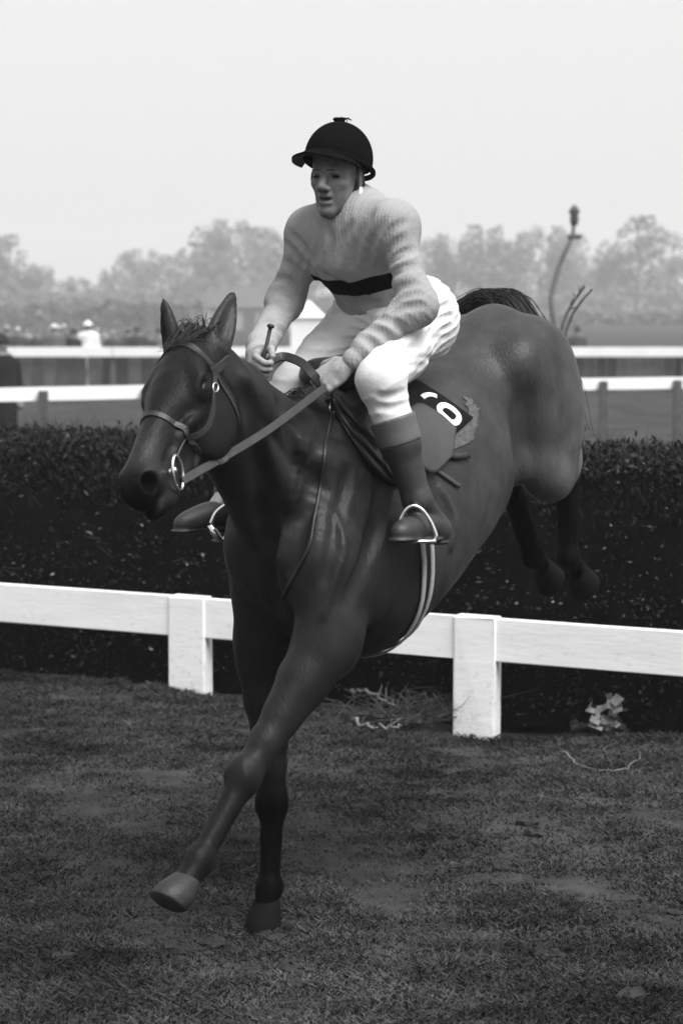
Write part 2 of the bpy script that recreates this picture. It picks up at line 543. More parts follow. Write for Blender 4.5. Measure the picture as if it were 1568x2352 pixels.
go = np.array(guard.location)
def fence_box(t0, t1, d0, d1, z0, z1, name, m, root, jit=0.0, bev=0.004):
    """box along the fence line: t along, d towards the camera, z up"""
    V = []
    for z in (z0, z1):
        for t, d in ((t0, d0), (t1, d0), (t1, d1), (t0, d1)):
            q = FA + FD * t + FN * d; V.append((q[0], q[1], z))
    bm = bmesh.new(); vs = [bm.verts.new(v) for v in V]
    for f in ((0, 3, 2, 1), (4, 5, 6, 7), (0, 1, 5, 4), (1, 2, 6, 5), (2, 3, 7, 6), (3, 0, 4, 7)): bm.faces.new([vs[i] for i in f])
    bmesh.ops.recalc_face_normals(bm, faces=bm.faces)
    if bev: bmesh.ops.bevel(bm, geom=bm.edges[:], offset=bev, segments=2, profile=0.6, affect='EDGES')
    for v in bm.verts:
        v.co -= Vector(root.location)
        if jit: v.co += Vector(rng.normal(0, jit, 3))
    me = bpy.data.meshes.new(name); bm.to_mesh(me); bm.free(); me.materials.append(m)
    me.polygons.foreach_set('use_smooth', np.zeros(len(me.polygons), bool))
    return link(bpy.data.objects.new(name, me), root)
tp = [fline(432)[1], fline(1092)[1]]; st_ = tp[1] - tp[0]
posts_t = [tp[0] + st_ * k for k in range(-4, 6)]
for t in posts_t:
    fence_box(t - 0.097, t + 0.097, -0.062, 0.022, -0.15, FZ + 0.005, 'post', M_PAINT, guard, 0.0012, 0.008)
edges_t = [posts_t[0] - 1.2] + posts_t + [posts_t[-1] + 1.2]
for a, b in zip(edges_t[:-1], edges_t[1:]):
    o = fence_box(a + 0.0015, b - 0.0015, -0.030, 0.011, FZ - 0.186, FZ + rng.normal(0, 0.002), 'board', M_PAINT, guard, 0.0008, 0.004)

# ------------------------------------------------------------------ the hedge of the fence
M_HCORE = mat('hedge_core', 0.005, rough=1.0, var=0.5, scale=30.0, spec=0.0)
M_LEAF = mat('hedge_leaves', 0.0085, rough=0.7, var=0.6, scale=14.0, spec=0.15, attr='tone')
HT = 1.22
hedge = empty('fence_hedge', (*(FA + FD * 1.5 - FN * 0.5), 0), 'dense dark hedge of the jump behind the white guard rail', 'hedge')
ho = np.array(hedge.location)
t0_, t1_ = -5.6, 8.6
nt_, na_ = 240, 26
V = []
for i in range(nt_):
    t = t0_ + (t1_ - t0_) * i / (nt_ - 1)
    for j in range(na_):
        a = math.pi * j / (na_ - 1)
        d = -0.62 + 0.48 * np.sign(math.cos(a)) * abs(math.cos(a)) ** 0.45; z = (HT - 0.05) * math.sin(a) ** 0.32 - 0.03
        q = FA + FD * t + FN * d + rng.normal(0, 0.012, 2); V.append((q[0], q[1], z + rng.normal(0, 0.012)))
Fc = [(i * na_ + j, (i + 1) * na_ + j, (i + 1) * na_ + j + 1, i * na_ + j + 1) for i in range(nt_ - 1) for j in range(na_ - 1)]
mesh_obj('core', V, Fc, M_HCORE, hedge, sub=ho)
NL = 120000
t = np.where(rng.random(NL) < 0.8, rng.uniform(-1.6, 4.9, NL), rng.uniform(t0_, t1_, NL)); a = np.arccos(np.clip(rng.uniform(-0.55, 1, NL), -1, 1)); top = rng.random(NL) < 0.34
a = np.where(top, rng.uniform(0.15, 0.75, NL) * math.pi, rng.uniform(0.0, 0.15, NL) * math.pi)
dd = -0.62 + 0.48 * np.sign(np.cos(a)) * np.abs(np.cos(a)) ** 0.45
zz = np.where(top, (HT - 0.05) * np.sin(a) ** 0.32, rng.random(NL) ** 0.8 * (HT - 0.06))
dd = np.where(top, dd, -0.15 - 0.10 * rng.random(NL) ** 2 - 0.16 * (zz / HT) ** 3)
out = np.where(top, 0.0, 1.0)
base = FA[None] + FD[None] * t[:, None] + FN[None] * (dd + rng.normal(0, 0.025, NL))[:, None]
P = np.c_[base, zz + rng.normal(0, 0.015, NL) * 1.5 + np.where(top, 0.025 * vnoise(t * 6, dd * 5, 31), 0)]
dirv = np.c_[FN[None] * (out * rng.uniform(0.2, 1, NL))[:, None] + rng.normal(0, 0.5, (NL, 2)), np.where(top, rng.uniform(0.2, 1.0, NL), rng.uniform(-0.5, 0.7, NL))]
dirv = unit(dirv)
ln = rng.uniform(0.016, 0.042, NL); sidev = unit(np.cross(dirv, unit(rng.normal(0, 1, (NL, 3))))); wd = rng.uniform(0.004, 0.009, NL)
V = np.stack([P, P + dirv * (ln * 0.5)[:, None] + sidev * wd[:, None], P + dirv * ln[:, None], P + dirv * (ln * 0.5)[:, None] - sidev * wd[:, None]], 1).reshape(-1, 3)
k = np.arange(NL) * 4
lf = mesh_obj('foliage', V, np.stack([k, k + 1, k + 2, k + 3], 1), M_LEAF, hedge, smooth=False, sub=ho)
lf['kind'] = 'stuff'
lt = np.exp(rng.normal(-0.2, 0.75, NL)); lt = np.where(rng.random(NL) < 0.03 * np.clip(zz / HT, 0.2, 1), rng.uniform(5, 12, NL), lt); lt *= np.where(top, 0.75, 2.6)  # light evened out in the colour: top leaves darkened, face leaves lightened
set_attr(lf, 'tone', np.repeat(lt, 4))
pp = []
for i in range(2600):
    t = rng.uniform(t0_, t1_); d = rng.uniform(-1.05, -0.2); q = FA + FD * t + FN * d
    b = np.array([q[0], q[1], HT - 0.10]); e = b + np.array([rng.normal(0, 0.05), rng.normal(0, 0.05), rng.uniform(0.06, 0.15)])
    pp.append(np.array([b, (b + e) / 2 + rng.normal(0, 0.008, 3), e]))
for i in range(1600):
    t = rng.uniform(t0_, t1_); z = rng.uniform(0.05, HT - 0.1); q = FA + FD * t + FN * (-0.2)
    b = np.array([q[0], q[1], z]); e = b + np.r_[FN * rng.uniform(0.03, 0.10) + rng.normal(0, 0.05, 2), rng.uniform(-0.04, 0.12)]
    pp.append(np.array([b, (b + e) / 2 + rng.normal(0, 0.01, 3), e]))
M_TWIG = mat('birch_twig', 0.025, rough=0.8, var=0.4, scale=30)
vv, ff = strands(pp, 0.0032, 4)
tw = mesh_obj('twigs', vv, ff, M_TWIG, hedge, sub=ho); tw['kind'] = 'stuff'

# torn stems standing out of the hedge behind the horse's rump
def stem(px, y, R, m, name, label, leaf=None):
    P = catmull(np.array([at_depth(u, v, y) for u, v in px]), 8)
    o = empty(name, P[0], label, 'stem')
    mesh_obj('stalk', *tube(P, np.linspace(R, R * 0.5, len(P)), 7), m, o, sub=P[0])
    return o, P
M_STALK = mat('stalk', 0.10, rough=0.8, var=0.3, scale=40)
yb = fline(1290)[0][1] + 0.25
o1, P1 = stem([(1282, 965), (1283, 800), (1297, 730), (1318, 690), (1342, 658)], yb, 0.010, M_STALK, 'hedge_sapling', 'split leafy stem leaning out of the hedge behind the horse rump')
P1b = P1 + np.linspace(0, 1, len(P1))[:, None] * np.array([0.018, 0, -0.01]) + np.array([0.016, 0.01, 0])
mesh_obj('stalk', *tube(P1b, np.linspace(0.009, 0.005, len(P1)), 7), M_STALK, o1, sub=P1[0])
mb = MB()
for i in range(10):
    b = P1[rng.integers(14, len(P1))]; e = b + np.array([rng.normal(0.015, 0.015), rng.normal(0, 0.01), rng.uniform(0.01, 0.05)])
    mb.add(*tube(np.array([b, (b + e) / 2 + rng.normal(0, 0.004, 3), e]), [0.004, 0.004, 0.001], 5))
mesh_obj('leaves', *mb.get(), M_STALK, o1, sub=P1[0])
o2, P2 = stem([(1290, 985), (1284, 800), (1266, 700), (1272, 650), (1290, 595), (1312, 545), (1318, 500)], 31.0, 0.06, mat('pole_grey', 0.13, rough=0.8, var=0.2, scale=12), 'bent_pole', 'tall thin bent pole with a dark head standing beyond the hedge')
hp_ = P2[-1]
M_DKH = mat('dark_lamp', 0.06, rough=0.6, var=0.3, scale=20)
mesh_obj('head', *tube(np.array([hp_ + np.array([0.0, 0, z]) for z in (-0.12, -0.02, 0.04, 0.10, 0.2)]), [0.055, 0.075, 0.06, 0.095, 0.03], 10), M_DKH, o2, sub=P2[0])
mesh_obj('collar', *tube(np.array([hp_ + np.array([-0.11, 0, -0.31]), hp_ + np.array([0.12, 0, -0.30])]), 0.04, 8), M_DKH, o2, sub=P2[0])

# litter at the foot of the hedge
M_SOIL = mat('trodden_soil', 0.022, rough=1.0, var=0.5, scale=30, bump=0.004, bscale=80)
M_PALE = mat('dead_wood', 0.13, rough=0.8, var=0.35, scale=30)
def branch(px, R, label, z0=0.02):
    P = catmull(np.array([ground(u, v, z) for u, v, z in px]), 6); P[1:-1] += rng.normal(0, R * 0.9, (len(P) - 2, 3))
    o = empty('fallen_branch', P[0], label, 'branch', 'broken branches at the foot of the fence')
    mesh_obj('wood', *tube(P, np.linspace(R, R * 0.45, len(P)), 7), M_PALE, o, sub=P[0])
    for i in range(4):
        b = P[rng.integers(4, len(P) - 1)]; e = b + rng.normal(0, 0.035, 3) + np.array([0, 0, 0.02])
        mesh_obj('side_twig', *tube(np.array([b, (b + e) / 2 + rng.normal(0, 0.006, 3), e]), [R * 0.4, R * 0.3, R * 0.1], 5), M_PALE, o, sub=P[0])
branch([(806, 1584, 0.08), (850, 1592, 0.09), (890, 1614, 0.07), (916, 1624, 0.05)], 0.008, 'broken pale branch propped up against the dark hedge foot')
branch([(808, 1652, 0.02), (845, 1668, 0.015), (890, 1676, 0.02), (922, 1668, 0.03)], 0.009, 'curved bleached branch lying flat in the grass')
branch([(1290, 1725, 0.02), (1340, 1760, 0.01), (1420, 1768, 0.015), (1470, 1740, 0.03)], 0.004, 'long thin bent twig lying by the right post', 0.02)
c0 = ground(1385, 1676, 0.0)
clod = empty('torn_turf_clod', c0, 'clod of turf topped with pale crumpled paper scraps under the rail', 'turf')
CF = Field((-0.2, -0.15, -0.05), (0.2, 0.15, 0.2), 0.01)
for i in range(14): CF.ell((rng.normal(0, 0.07), rng.normal(0, 0.035), rng.uniform(-0.01, 0.035)), rng.uniform(0.018, 0.045, 3), k=0.006)
cv, cq = CF.mesh(0); cv = cv + rng.normal(0, 0.003, cv.shape); mesh_obj('soil', cv, cq, M_SOIL, clod, False)
V, Fc = [], []
M_SCRAP = mat('paper_scrap', 0.17, rough=0.9, var=0.35, scale=30)
for i in range(22):
    p = np.array([rng.uniform(-0.075, 0.085), rng.normal(-0.06, 0.02), rng.uniform(0.03, 0.15)]); d = unit(rng.normal(0, 1, 3) * np.array([1, 0.5, 0.6])) * rng.uniform(0.014, 0.04); e = unit(np.cross(d, np.array([0, -1, 0.5]) + rng.normal(0, 0.4, 3))) * rng.uniform(0.008, 0.022)
    n0 = len(V); V += [p - d - e, p + d * 0.9 - e * 0.8, p + d + e, p - d * 0.8 + e * 1.1]; Fc += [(n0, n0 + 1, n0 + 2, n0 + 3)]
lv = mesh_obj('paper_scraps', V, Fc, M_SCRAP, clod, smooth=False); lv['kind'] = 'stuff'

pp = []
bw0 = ground(930, 1660, 0.0)
for i in range(150):
    b = bw0 + np.array([rng.normal(0, 0.11), rng.normal(0.06, 0.05), 0.0]); b[2] = rng.uniform(0, 0.03)
    e = b + np.array([rng.normal(0.05, 0.16), rng.normal(0, 0.06), rng.uniform(0.0, 0.13)])
    pp.append(catmull([b, (b + e) / 2 + rng.normal(0, 0.03, 3), e], 3))
bwv, bwf = strands(pp, 0.0034, 5)
bwo = empty('brushwood', bw0, 'tangle of thin dark brushwood lying at the hedge foot beside the post', 'brushwood')
t_w = mesh_obj('thin_twigs', bwv, bwf, mat('brush_twig', 0.035, rough=0.9, var=0.4, scale=30), bwo, sub=bw0); t_w['kind'] = 'stuff'
# trodden clods of earth on the landing side
for i in range(34):
    px_ = [(612 + rng.normal(0, 60), 2150 + rng.normal(0, 40)), (rng.uniform(0, 1568), rng.uniform(1760, 2340))][i > 9]
    p_ = ground(*px_); p_[2] = float(gz(np.array([p_[0]]), np.array([p_[1]]))[0]); r_ = rng.uniform(0.012, 0.035)
    V_, F_ = ellmesh((0, 0, r_ * 0.2), np.array([r_ * rng.uniform(1, 1.8), r_ * rng.uniform(0.8, 1.4), r_ * 0.6]), np.eye(3), 9, 6)
    V_ = V_ + rng.normal(0, r_ * 0.12, V_.shape)
    near = 'beside the planted hoof' if i <= 9 else 'scattered on the turf'
    o = mesh_obj('earth_clod', V_, F_, M_SOIL, None, False); o.location = p_; o.rotation_euler = (0, 0, rng.uniform(0, 6))
    tag(o, 'small dark clod of kicked up earth ' + near, 'clod', 'earth clods ' + near)

# ------------------------------------------------------------------ running rails beyond the fence
M_FARW = mat('far_rail_paint', 0.74, rough=0.6, var=0.06, scale=2.0)
M_FPOST = mat('weathered_post', 0.07, rough=0.9, var=0.3, scale=8.0)
def rail_line(A, B, zc, hh, th, name, root):
    d = unit(B - A); n = np.array([-d[1], d[0]]); V = []
    for z in (zc - hh / 2, zc + hh / 2):
        for p, s in ((A, -1), (B, -1), (B, 1), (A, 1)): V.append((*(p + n * s * th / 2), z))
    return mesh_obj(name, V, [(0, 3, 2, 1), (4, 5, 6, 7), (0, 1, 5, 4), (1, 2, 6, 5), (2, 3, 7, 6), (3, 0, 4, 7)], M_FARW, root, False, sub=np.array(root.location))
def ground_pt(u, y): p = at_depth(u, 900, y); return np.array([p[0], p[1]])
def mid(u): return 21.5 + (26.0 - 21.5) * u / 1568
near_r = empty('running_rail', (0, 24, 0), 'nearer white running rail on dark posts beyond the hedge', 'rail', 'white running rails')
us = [-1000, -830, -610, -380, -140, 100, 335, 545, 745, 930, 1095, 1245, 1385, 1555, 1730, 1900, 2070, 2240, 2410, 2580]
for a, b in zip(us[:-1], us[1:]):
    rail_line(ground_pt(a, mid(a)), ground_pt(b, mid(b)), 0.963, 0.155, 0.035, 'rail', near_r)
for u in us:
    p = ground_pt(u, mid(u) - 0.09)
    mesh_obj('post', *MB().box((p[0] - 0.05, p[1] - 0.05, -0.05), (p[0] + 0.05, p[1] + 0.05, 1.0)).get(), M_FPOST, near_r, False, sub=np.array(near_r.location))
far_r = empty('running_rail', (0, 50, 0), 'farther white running rail with dark upright boarding below it', 'rail', 'white running rails')
for k in range(-6, 14):
    rail_line(np.array([-12 + 3 * k + 0.01, 50.0]), np.array([-9 + 3 * k - 0.01, 50.0]), 1.045, 0.25, 0.05, 'rail', far_r)
    mesh_obj('post', *MB().box((-12 + 3 * k - 0.07, 50.05, -0.05), (-12 + 3 * k + 0.07, 50.19, 1.1)).get(), M_FPOST, far_r, False, sub=np.array(far_r.location))
M_BRD = [mat('dark_board', c, rough=0.95, var=0.25, scale=3.0) for c in (0.03, 0.05, 0.08)]
x = -30.0
while x < 30:
    wdt = rng.uniform(0.26, 0.42)
    mesh_obj('board', *MB().box((x, 50.21, -0.05), (x + wdt - 0.02, 50.25 + rng.uniform(0, 0.02), rng.uniform(0.9, 0.99))).get(), M_BRD[rng.integers(0, 3)], far_r, False, sub=np.array(far_r.location))
    x += wdt

# ------------------------------------------------------------------ spectators
def figure(hat, bulk):
    Fq = Field((-0.45, -0.4, -0.02), (0.45, 0.4, 1.9), 0.025)
    for s in (-1, 1):
        Fq.cone((0.09 * s, 0, 0.04), (0.10 * s, 0, 0.85), 0.07, 0.10, k=0.04); Fq.cone((0.09 * s, 0.06, 0.03), (0.09 * s, -0.10, 0.03), 0.05, 0.04, k=0.03)
        Fq.cone((0.20 * s, 0, 1.40), (0.26 * s, 0.02, 1.10), 0.08, 0.065, k=0.06); Fq.cone((0.26 * s, 0.02, 1.10), (0.20 * s, -0.12, 0.90), 0.06, 0.045, k=0.03); Fq.ell((0.19 * s, -0.14, 0.87), (0.04, 0.05, 0.05), k=0.02)
    Fq.cone((0, 0, 0.62), (0, 0, 1.05), 0.20 * bulk, 0.18 * bulk, k=0.05, flat=((0, 1, 0), 0.75)); Fq.cone((0, 0, 1.05), (0, 0, 1.38), 0.18 * bulk, 0.19 * bulk, k=0.05, flat=((0, 1, 0), 0.7))
    Fq.cone((0, 0, 1.4), (0, -0.01, 1.56), 0.06, 0.055, k=0.04); Fq.ell((0, -0.01, 1.62), (0.078, 0.10, 0.12), k=0.02)
    Fq.ell((0, -0.11, 1.60), (0.018, 0.02, 0.022), k=0.02)
    if hat:
        Fq.ell((0, 0, 1.71), (0.10, 0.11, 0.075), k=0.01); Fq.cone((0, 0, 1.675), (0, -0.01, 1.675), 0.155, 0.15, k=0.01, flat=((0, 0, 1), 0.12))
    return Fq.mesh(1)
FIG = [figure(False, 1.0), figure(True, 1.05)]
M_FACE = mat('far_skin', 0.16, rough=0.7, var=0.1, scale=10)
def spectator(x, y, rz, var, coat, hatc, label, sc=1.0, group='spectators behind the far rail', z=None, zrail=None):
    V, Q = FIG[var]
    o = mesh_obj('person', V, Q, M_FACE); me = o.data
    zc = V[Q].mean(1)[:, 2]
    me.materials.append(mat('coat', coat, rough=0.95, var=0.15, scale=6)); me.materials.append(mat('headwear', hatc, rough=0.9, var=0.15, scale=8))
    idx = np.where(zc > (1.66 if var else 1.68), 2, np.where(zc > 1.51, 0, 1)); hz = V[Q].mean(1); idx = np.where((zc < 0.93) & (zc > 0.80) & (np.abs(hz[:, 0]) > 0.15) & (hz[:, 1] < -0.08), 0, idx)
    me.polygons.foreach_set('material_index', idx.astype(np.int32)); me.update()
    o.location = (x, y, 0 if z is None else z); o.rotation_euler = (0, 0, rz); o.scale = (sc, sc, sc)
    return tag(o, label, 'person', group)
def far_x(u, y): return (u - 784) / F_PX * y
spectator(far_x(45, 51.2), 51.2, 0.2, 0, 0.05, 0.5, 'spectator in a black coat and pale headscarf behind the far rail', 0.97)
spectator(far_x(88, 52.5), 52.5, -0.3, 0, 0.06, 0.03, 'bareheaded dark haired spectator in a dark coat at the far rail', 0.93)
spectator(far_x(128, 51.0), 51.0, 0.1, 1, 0.10, 0.45, 'spectator in a grey coat and light hat behind the far rail', 1.0)
spectator(far_x(150, 52.0), 52.0, 0.5, 0, 0.07, 0.40, 'fair haired spectator in a dark coat beside the light hat', 1.02)
spectator(far_x(172, 51.2), 51.2, -0.2, 1, 0.02, 0.02, 'spectator in black coat and black hat behind the far rail', 0.93)
spectator(far_x(205, 51.2), 51.2, 0.0, 1, 0.75, 0.7, 'spectator all in white behind the far rail', 1.04)
spectator(far_x(236, 53.0), 53.0, 0.3, 0, 0.18, 0.04, 'spectator in a mid grey coat next to the one in white', 1.0)
spectator(far_x(318, 51.4), 51.4, 0.1, 1, 0.04, 0.05, 'spectator in dark coat and brimmed hat standing apart along the far rail', 0.97)
spectator(far_x(345, 52.0), 52.0, -0.4, 0, 0.05, 0.03, 'short bareheaded spectator in a dark coat standing apart', 0.90)
spectator(far_x(20, 53.0), 53.0, 0.3, 1, 0.08, 0.2, 'spectator in a brimmed grey hat behind the headscarf', 0.98)
spectator(far_x(112, 53.5), 53.5, -0.2, 0, 0.12, 0.06, 'spectator in a mid toned coat between the dark coats', 0.98)
spectator(far_x(262, 52.4), 52.4, 0.1, 0, 0.06, 0.25, 'grey haired spectator in a dark coat past the one in white', 0.92)
for k_, (u_, c_, h_, v_, lab_) in enumerate([(62, 0.2, 0.03, 0, 'dark haired spectator in a light grey coat along the far rail'), (140, 0.03, 0.3, 1, 'spectator in black coat and pale brimmed hat among the crowd'), (190, 0.05, 0.03, 0, 'dark haired spectator in black next to the one in white'), (222, 0.10, 0.55, 0, 'white haired spectator in a grey coat next to the one in white'), (290, 0.07, 0.1, 1, 'spectator in dark coat and grey hat past the crowd'), (360, 0.15, 0.05, 1, 'spectator in a pale coat and dark hat nearest the horse ear')]):
    spectator(far_x(u_, 52.8), 52.8 + 0.2 * k_, rng.normal(0, 0.3), v_, c_, h_, lab_, rng.uniform(0.94, 1.04))
spectator(far_x(1262, 52.0), 52.0, -0.2, 0, 0.05, 0.03, 'bareheaded spectator in dark coat past the horse rump', 0.95)
spectator(far_x(1322, 51.2), 51.2, 0.2, 1, 0.05, 0.04, 'hatted spectator in dark coat past the horse rump', 0.97)
spectator(far_x(4, 22.0), 22.0, 0.7, 1, 0.006, 0.015, 'man in black coat and hat standing behind the nearer running rail', 0.93, None)

# ------------------------------------------------------------------ far trees, hedgerow and buildings
M_TLEAF = mat('tree_leaves', 0.15, rough=0.9, var=0.5, scale=0.6)
M_BARK = mat('tree_bark', 0.09, rough=0.95, var=0.4, scale=3.0)
def tree_mesh(seed, crown_w, h):
    r = np.random.default_rng(seed); mb = MB(); clumps = []
    mb.add(*tube(catmull([(0, 0, -0.4), (r.normal(0, .1), r.normal(0, .1), h * 0.25), (r.normal(0, .25), r.normal(0, .25), h * 0.55), (r.normal(0, .3), r.normal(0, .3), h * 0.9)], 5), np.linspace(h * 0.028, h * 0.006, 16), 8))
    for i in range(16):
        z0 = h * r.uniform(0.22, 0.7); a = r.uniform(0, 6.28); ln = crown_w * r.uniform(0.55, 1.0) * (1.15 - 0.5 * abs(z0 / h - 0.45))
        e = np.array([math.cos(a) * ln, math.sin(a) * ln, z0 + h * r.uniform(0.06, 0.25)]); b = np.array([0, 0, z0])
        mb.add(*tube(catmull([b, (b + e) / 2 + np.array([0, 0, -0.2]), e], 4), np.linspace(h * 0.011, h * 0.003, 9), 5))
        clumps += [(e, crown_w * r.uniform(0.22, 0.40)), ((b + e) / 2 + r.normal(0, 0.4, 3), crown_w * r.uniform(0.2, 0.32))]
    for i in range(22):
        th = r.uniform(0, 6.28); q = r.uniform(0.2, 1) ** 0.5; zz = r.uniform(0.14, 0.98); ww = crown_w * math.sqrt(max(1 - ((zz - 0.5) / 0.52) ** 2, 0.05))
        clumps.append((np.array([math.cos(th) * ww * q, math.sin(th) * ww * q, zz * h]), crown_w * r.uniform(0.16, 0.34)))
    V, Fc = [], []
    for c, rad in clumps:
        n = int(46 * (rad / 1.2) ** 1.5) + 18
        d = unit(r.normal(0, 1, (n, 3))); p = c + d * (rad * r.uniform(0.35, 1.08, n) ** 0.7)[:, None]; p[:, 2] = np.minimum(p[:, 2], h * 1.02)
        s1 = unit(r.normal(0, 1, (n, 3))) * r.uniform(0.12, 0.30, n)[:, None]; s2 = unit(np.cross(s1, r.normal(0, 1, (n, 3)))) * r.uniform(0.10, 0.24, n)[:, None]
        for k_ in range(n):
            n0 = len(V); V += [p[k_] - s1[k_], p[k_] + s2[k_], p[k_] + s1[k_], p[k_] - s2[k_]]; Fc.append((n0, n0 + 1, n0 + 2, n0 + 3))
    return mb.get(), (np.array(V), Fc)
PROT = [tree_mesh(s, w_, h_) for s, w_, h_ in ((1, 3.6, 12.0), (2, 4.4, 11.0), (3, 3.0, 13.0))]
PM = []
for (tv, tf), (lv_, lf_) in PROT:
    a = mesh_obj('trunk', tv, tf, M_BARK); b = mesh_obj('crown', lv_, lf_, M_TLEAF, smooth=False)
    PM.append((a.data, b.data)); bpy.data.objects.remove(a); bpy.data.objects.remove(b)
def base_z(x, y): return float(gz(np.array([x]), np.array([y]))[0])
TREES = [(28, 548, 205, 0, 'tall hazy tree at the left edge of the far tree line'), (95, 612, 215, 1, 'low spreading hazy tree next to the tall one at the edge'), (190, 640, 230, 1, 'low wide hazy tree above the field hedgerow'),
 (262, 610, 240, 2, 'slim hazy tree over the middle of the hedgerow'), (325, 578, 250, 1, 'broad pale hazy tree above the horse ear'), (398, 592, 215, 0, 'hazy tree between the horse ears'),
 (455, 556, 225, 2, 'slender hazy tree left of the tallest pair'), (505, 545, 235, 0, 'hazy tree leaning on the tallest crown'), (553, 514, 230, 1, 'tallest broad hazy tree behind the jockey arm'),
 (622, 532, 240, 0, 'hazy tree behind the jockey right shoulder'), (690, 560, 235, 1, 'hazy tree behind the jockey chest'), (1035, 545, 230, 1, 'hazy tree rising from the jockey back'),
 (1105, 526, 225, 0, 'hazy round tree above the horse tail'), (1170, 536, 240, 2, 'thin hazy tree beyond the horse croup'), (1235, 528, 235, 1, 'wide hazy tree left of the bent pole'), (1305, 556, 245, 0, 'hazy tree behind the bent pole'),
 (1385, 590, 235, 1, 'low hazy tree right of the bent pole'), (1456, 506, 215, 0, 'large round hazy tree standing apart on the right'), (1535, 572, 235, 2, 'hazy tree cut by the right edge of the picture')]
for k_ in range(13):                                    # the tree line goes on past both ends of the view
    for u_ in (-70 - 85 * k_, 1630 + 85 * k_):
        TREES.append((u_ + rng.normal(0, 15), 560 + rng.normal(0, 30), 230 + rng.normal(0, 12), int(rng.integers(0, 3)), 'hazy tree farther along the tree line beyond both rails'))
for u, v, d, kd, lab in TREES:
    d = d * 1.45
    x_ = far_x(u, d); z0 = base_z(x_, d); hgt = CAM_H + (746 - v) / F_PX * d - z0; s_ = hgt / (12.0, 11.0, 13.0)[kd]
    lab = lab.replace('right edge of the picture', 'end of the tree line').replace('at the left edge of the far tree line', 'at the near end of the far tree line').replace('on the right', 'past the bent pole')
    o = empty('far_tree', (x_, d, z0), lab, 'tree', 'hazy trees on the far side of the course', (0, 0, rng.uniform(0, 6.28))); o.scale = (s_ * rng.uniform(0.95, 1.2),) * 2 + (s_,)
    for nm, me in zip(('trunk', 'crown'), PM[kd]):
        c = bpy.data.objects.new(nm, me); link(c, o)
def hedgerow(u0, u1, d, vtop, label, seed):
    r = np.random.default_rng(seed); x0, x1 = far_x(u0, d), far_x(u1, d); z0 = base_z((x0 + x1) / 2, d); h_ = CAM_H + (746 - vtop) / F_PX * d - z0
    n = 9000; xx = r.uniform(x0, x1, n); hh = h_ * (0.86 + 0.14 * vnoise(xx * 0.8, xx * 0.1, seed)); p = np.stack([xx, d + r.normal(0, 0.6, n), z0 + hh * r.random(n) ** 0.8], 1)
    s1 = unit(r.normal(0, 1, (n, 3))) * r.uniform(0.12, 0.3, n)[:, None]; s2 = unit(np.cross(s1, r.normal(0, 1, (n, 3)))) * r.uniform(0.1, 0.25, n)[:, None]
    c0_ = np.array([(x0 + x1) / 2, d, z0])
    V = np.stack([p - s1, p + s2, p + s1, p - s2], 1).reshape(-1, 3); k_ = np.arange(n) * 4
    o = empty('hedgerow', c0_, label, 'hedgerow'); f = mesh_obj('foliage', V, np.stack([k_, k_ + 1, k_ + 2, k_ + 3], 1), M_TLEAF, o, False, sub=c0_); f['kind'] = 'stuff'
    bm_ = MB()
    for q in np.arange(x0, x1, 0.9): bm_.add(*tube(np.array([(q, d, z0 - 0.2), (q + r.normal(0, .2), d, z0 + h_ * 0.8)]), [0.06, 0.03], 5))
    mesh_obj('stems', *bm_.get(), M_BARK, o, sub=c0_)
hedgerow(-1100, -70, 208, 690, 'field hedgerow farther along beyond the spectators', 15)
hedgerow(1650, 2600, 228, 712, 'low field hedgerow farther along past the pole', 16)
hedgerow(-1100, -90, 290, 662, 'far belt of scrub farther along under the trees, spectators end', 17)
hedgerow(1660, 2600, 288, 660, 'far belt of scrub farther along under the trees, pole end', 18)
hedgerow(-60, 235, 210, 690, 'field hedgerow beyond the spectators', 5)
hedgerow(225, 470, 205, 684, 'field hedgerow behind the horse ears', 6)
hedgerow(1010, 1640, 230, 712, 'low field hedgerow beyond the horse rump', 7)
hedgerow(-80, 560, 290, 662, 'far belt of scrub under the hazy trees, near the horse ears', 8)
hedgerow(545, 1010, 292, 668, 'far belt of scrub under the hazy trees behind the jockey', 9)
hedgerow(995, 1650, 288, 660, 'far belt of scrub under the hazy trees past the rump', 10)
# barn and marquee
bx, bd = far_x(575, 190), 190.0; bz = base_z(bx, bd)
barn = empty('barn', (bx, bd, bz), 'long low barn with dark roof and pale wall behind the horse ear', 'barn')
M_WALL = mat('pale_wall', 0.25, rough=0.9, var=0.1, scale=1.0); M_ROOF = mat('slate_roof', 0.09, rough=0.8, var=0.2, scale=1.5); M_DARK = mat('dark_opening', 0.08, rough=0.6, var=0.1)
zt = CAM_H + (746 - 706) / F_PX * bd - bz; zr = CAM_H + (746 - 660) / F_PX * bd - bz
mesh_obj('wall', *MB().box((-4.0, -1.5, -0.2), (4.0, 1.5, zt)).get(), M_WALL, barn, False)
mesh_obj('roof', [(-4.2, -1.8, zt - 0.05), (4.2, -1.8, zt - 0.05), (4.2, 1.8, zt - 0.05), (-4.2, 1.8, zt - 0.05), (-4.2, 0, zr), (4.2, 0, zr)], [(0, 1, 5, 4), (2, 3, 4, 5), (0, 4, 3), (1, 2, 5), (0, 3, 2, 1)], M_ROOF, barn, False)
mesh_obj('door', *MB().box((-0.6, -1.53, 0), (0.6, -1.5, zt * 0.8)).get(), M_DARK, barn, False)
for q in (-1.7, 1.6): mesh_obj('window', *MB().box((q - 0.35, -1.53, zt * 0.4), (q + 0.35, -1.5, zt * 0.75)).get(), M_DARK, barn, False)
mx, md = far_x(706, 100), 100.0; mz = base_z(mx, md)
tent = empty('marquee', (mx, md, mz), 'small white marquee seen between the jockey arm and thigh', 'tent')
zt = CAM_H + (746 - 728) / F_PX * md - mz; zr = CAM_H + (746 - 690) / F_PX * md - mz
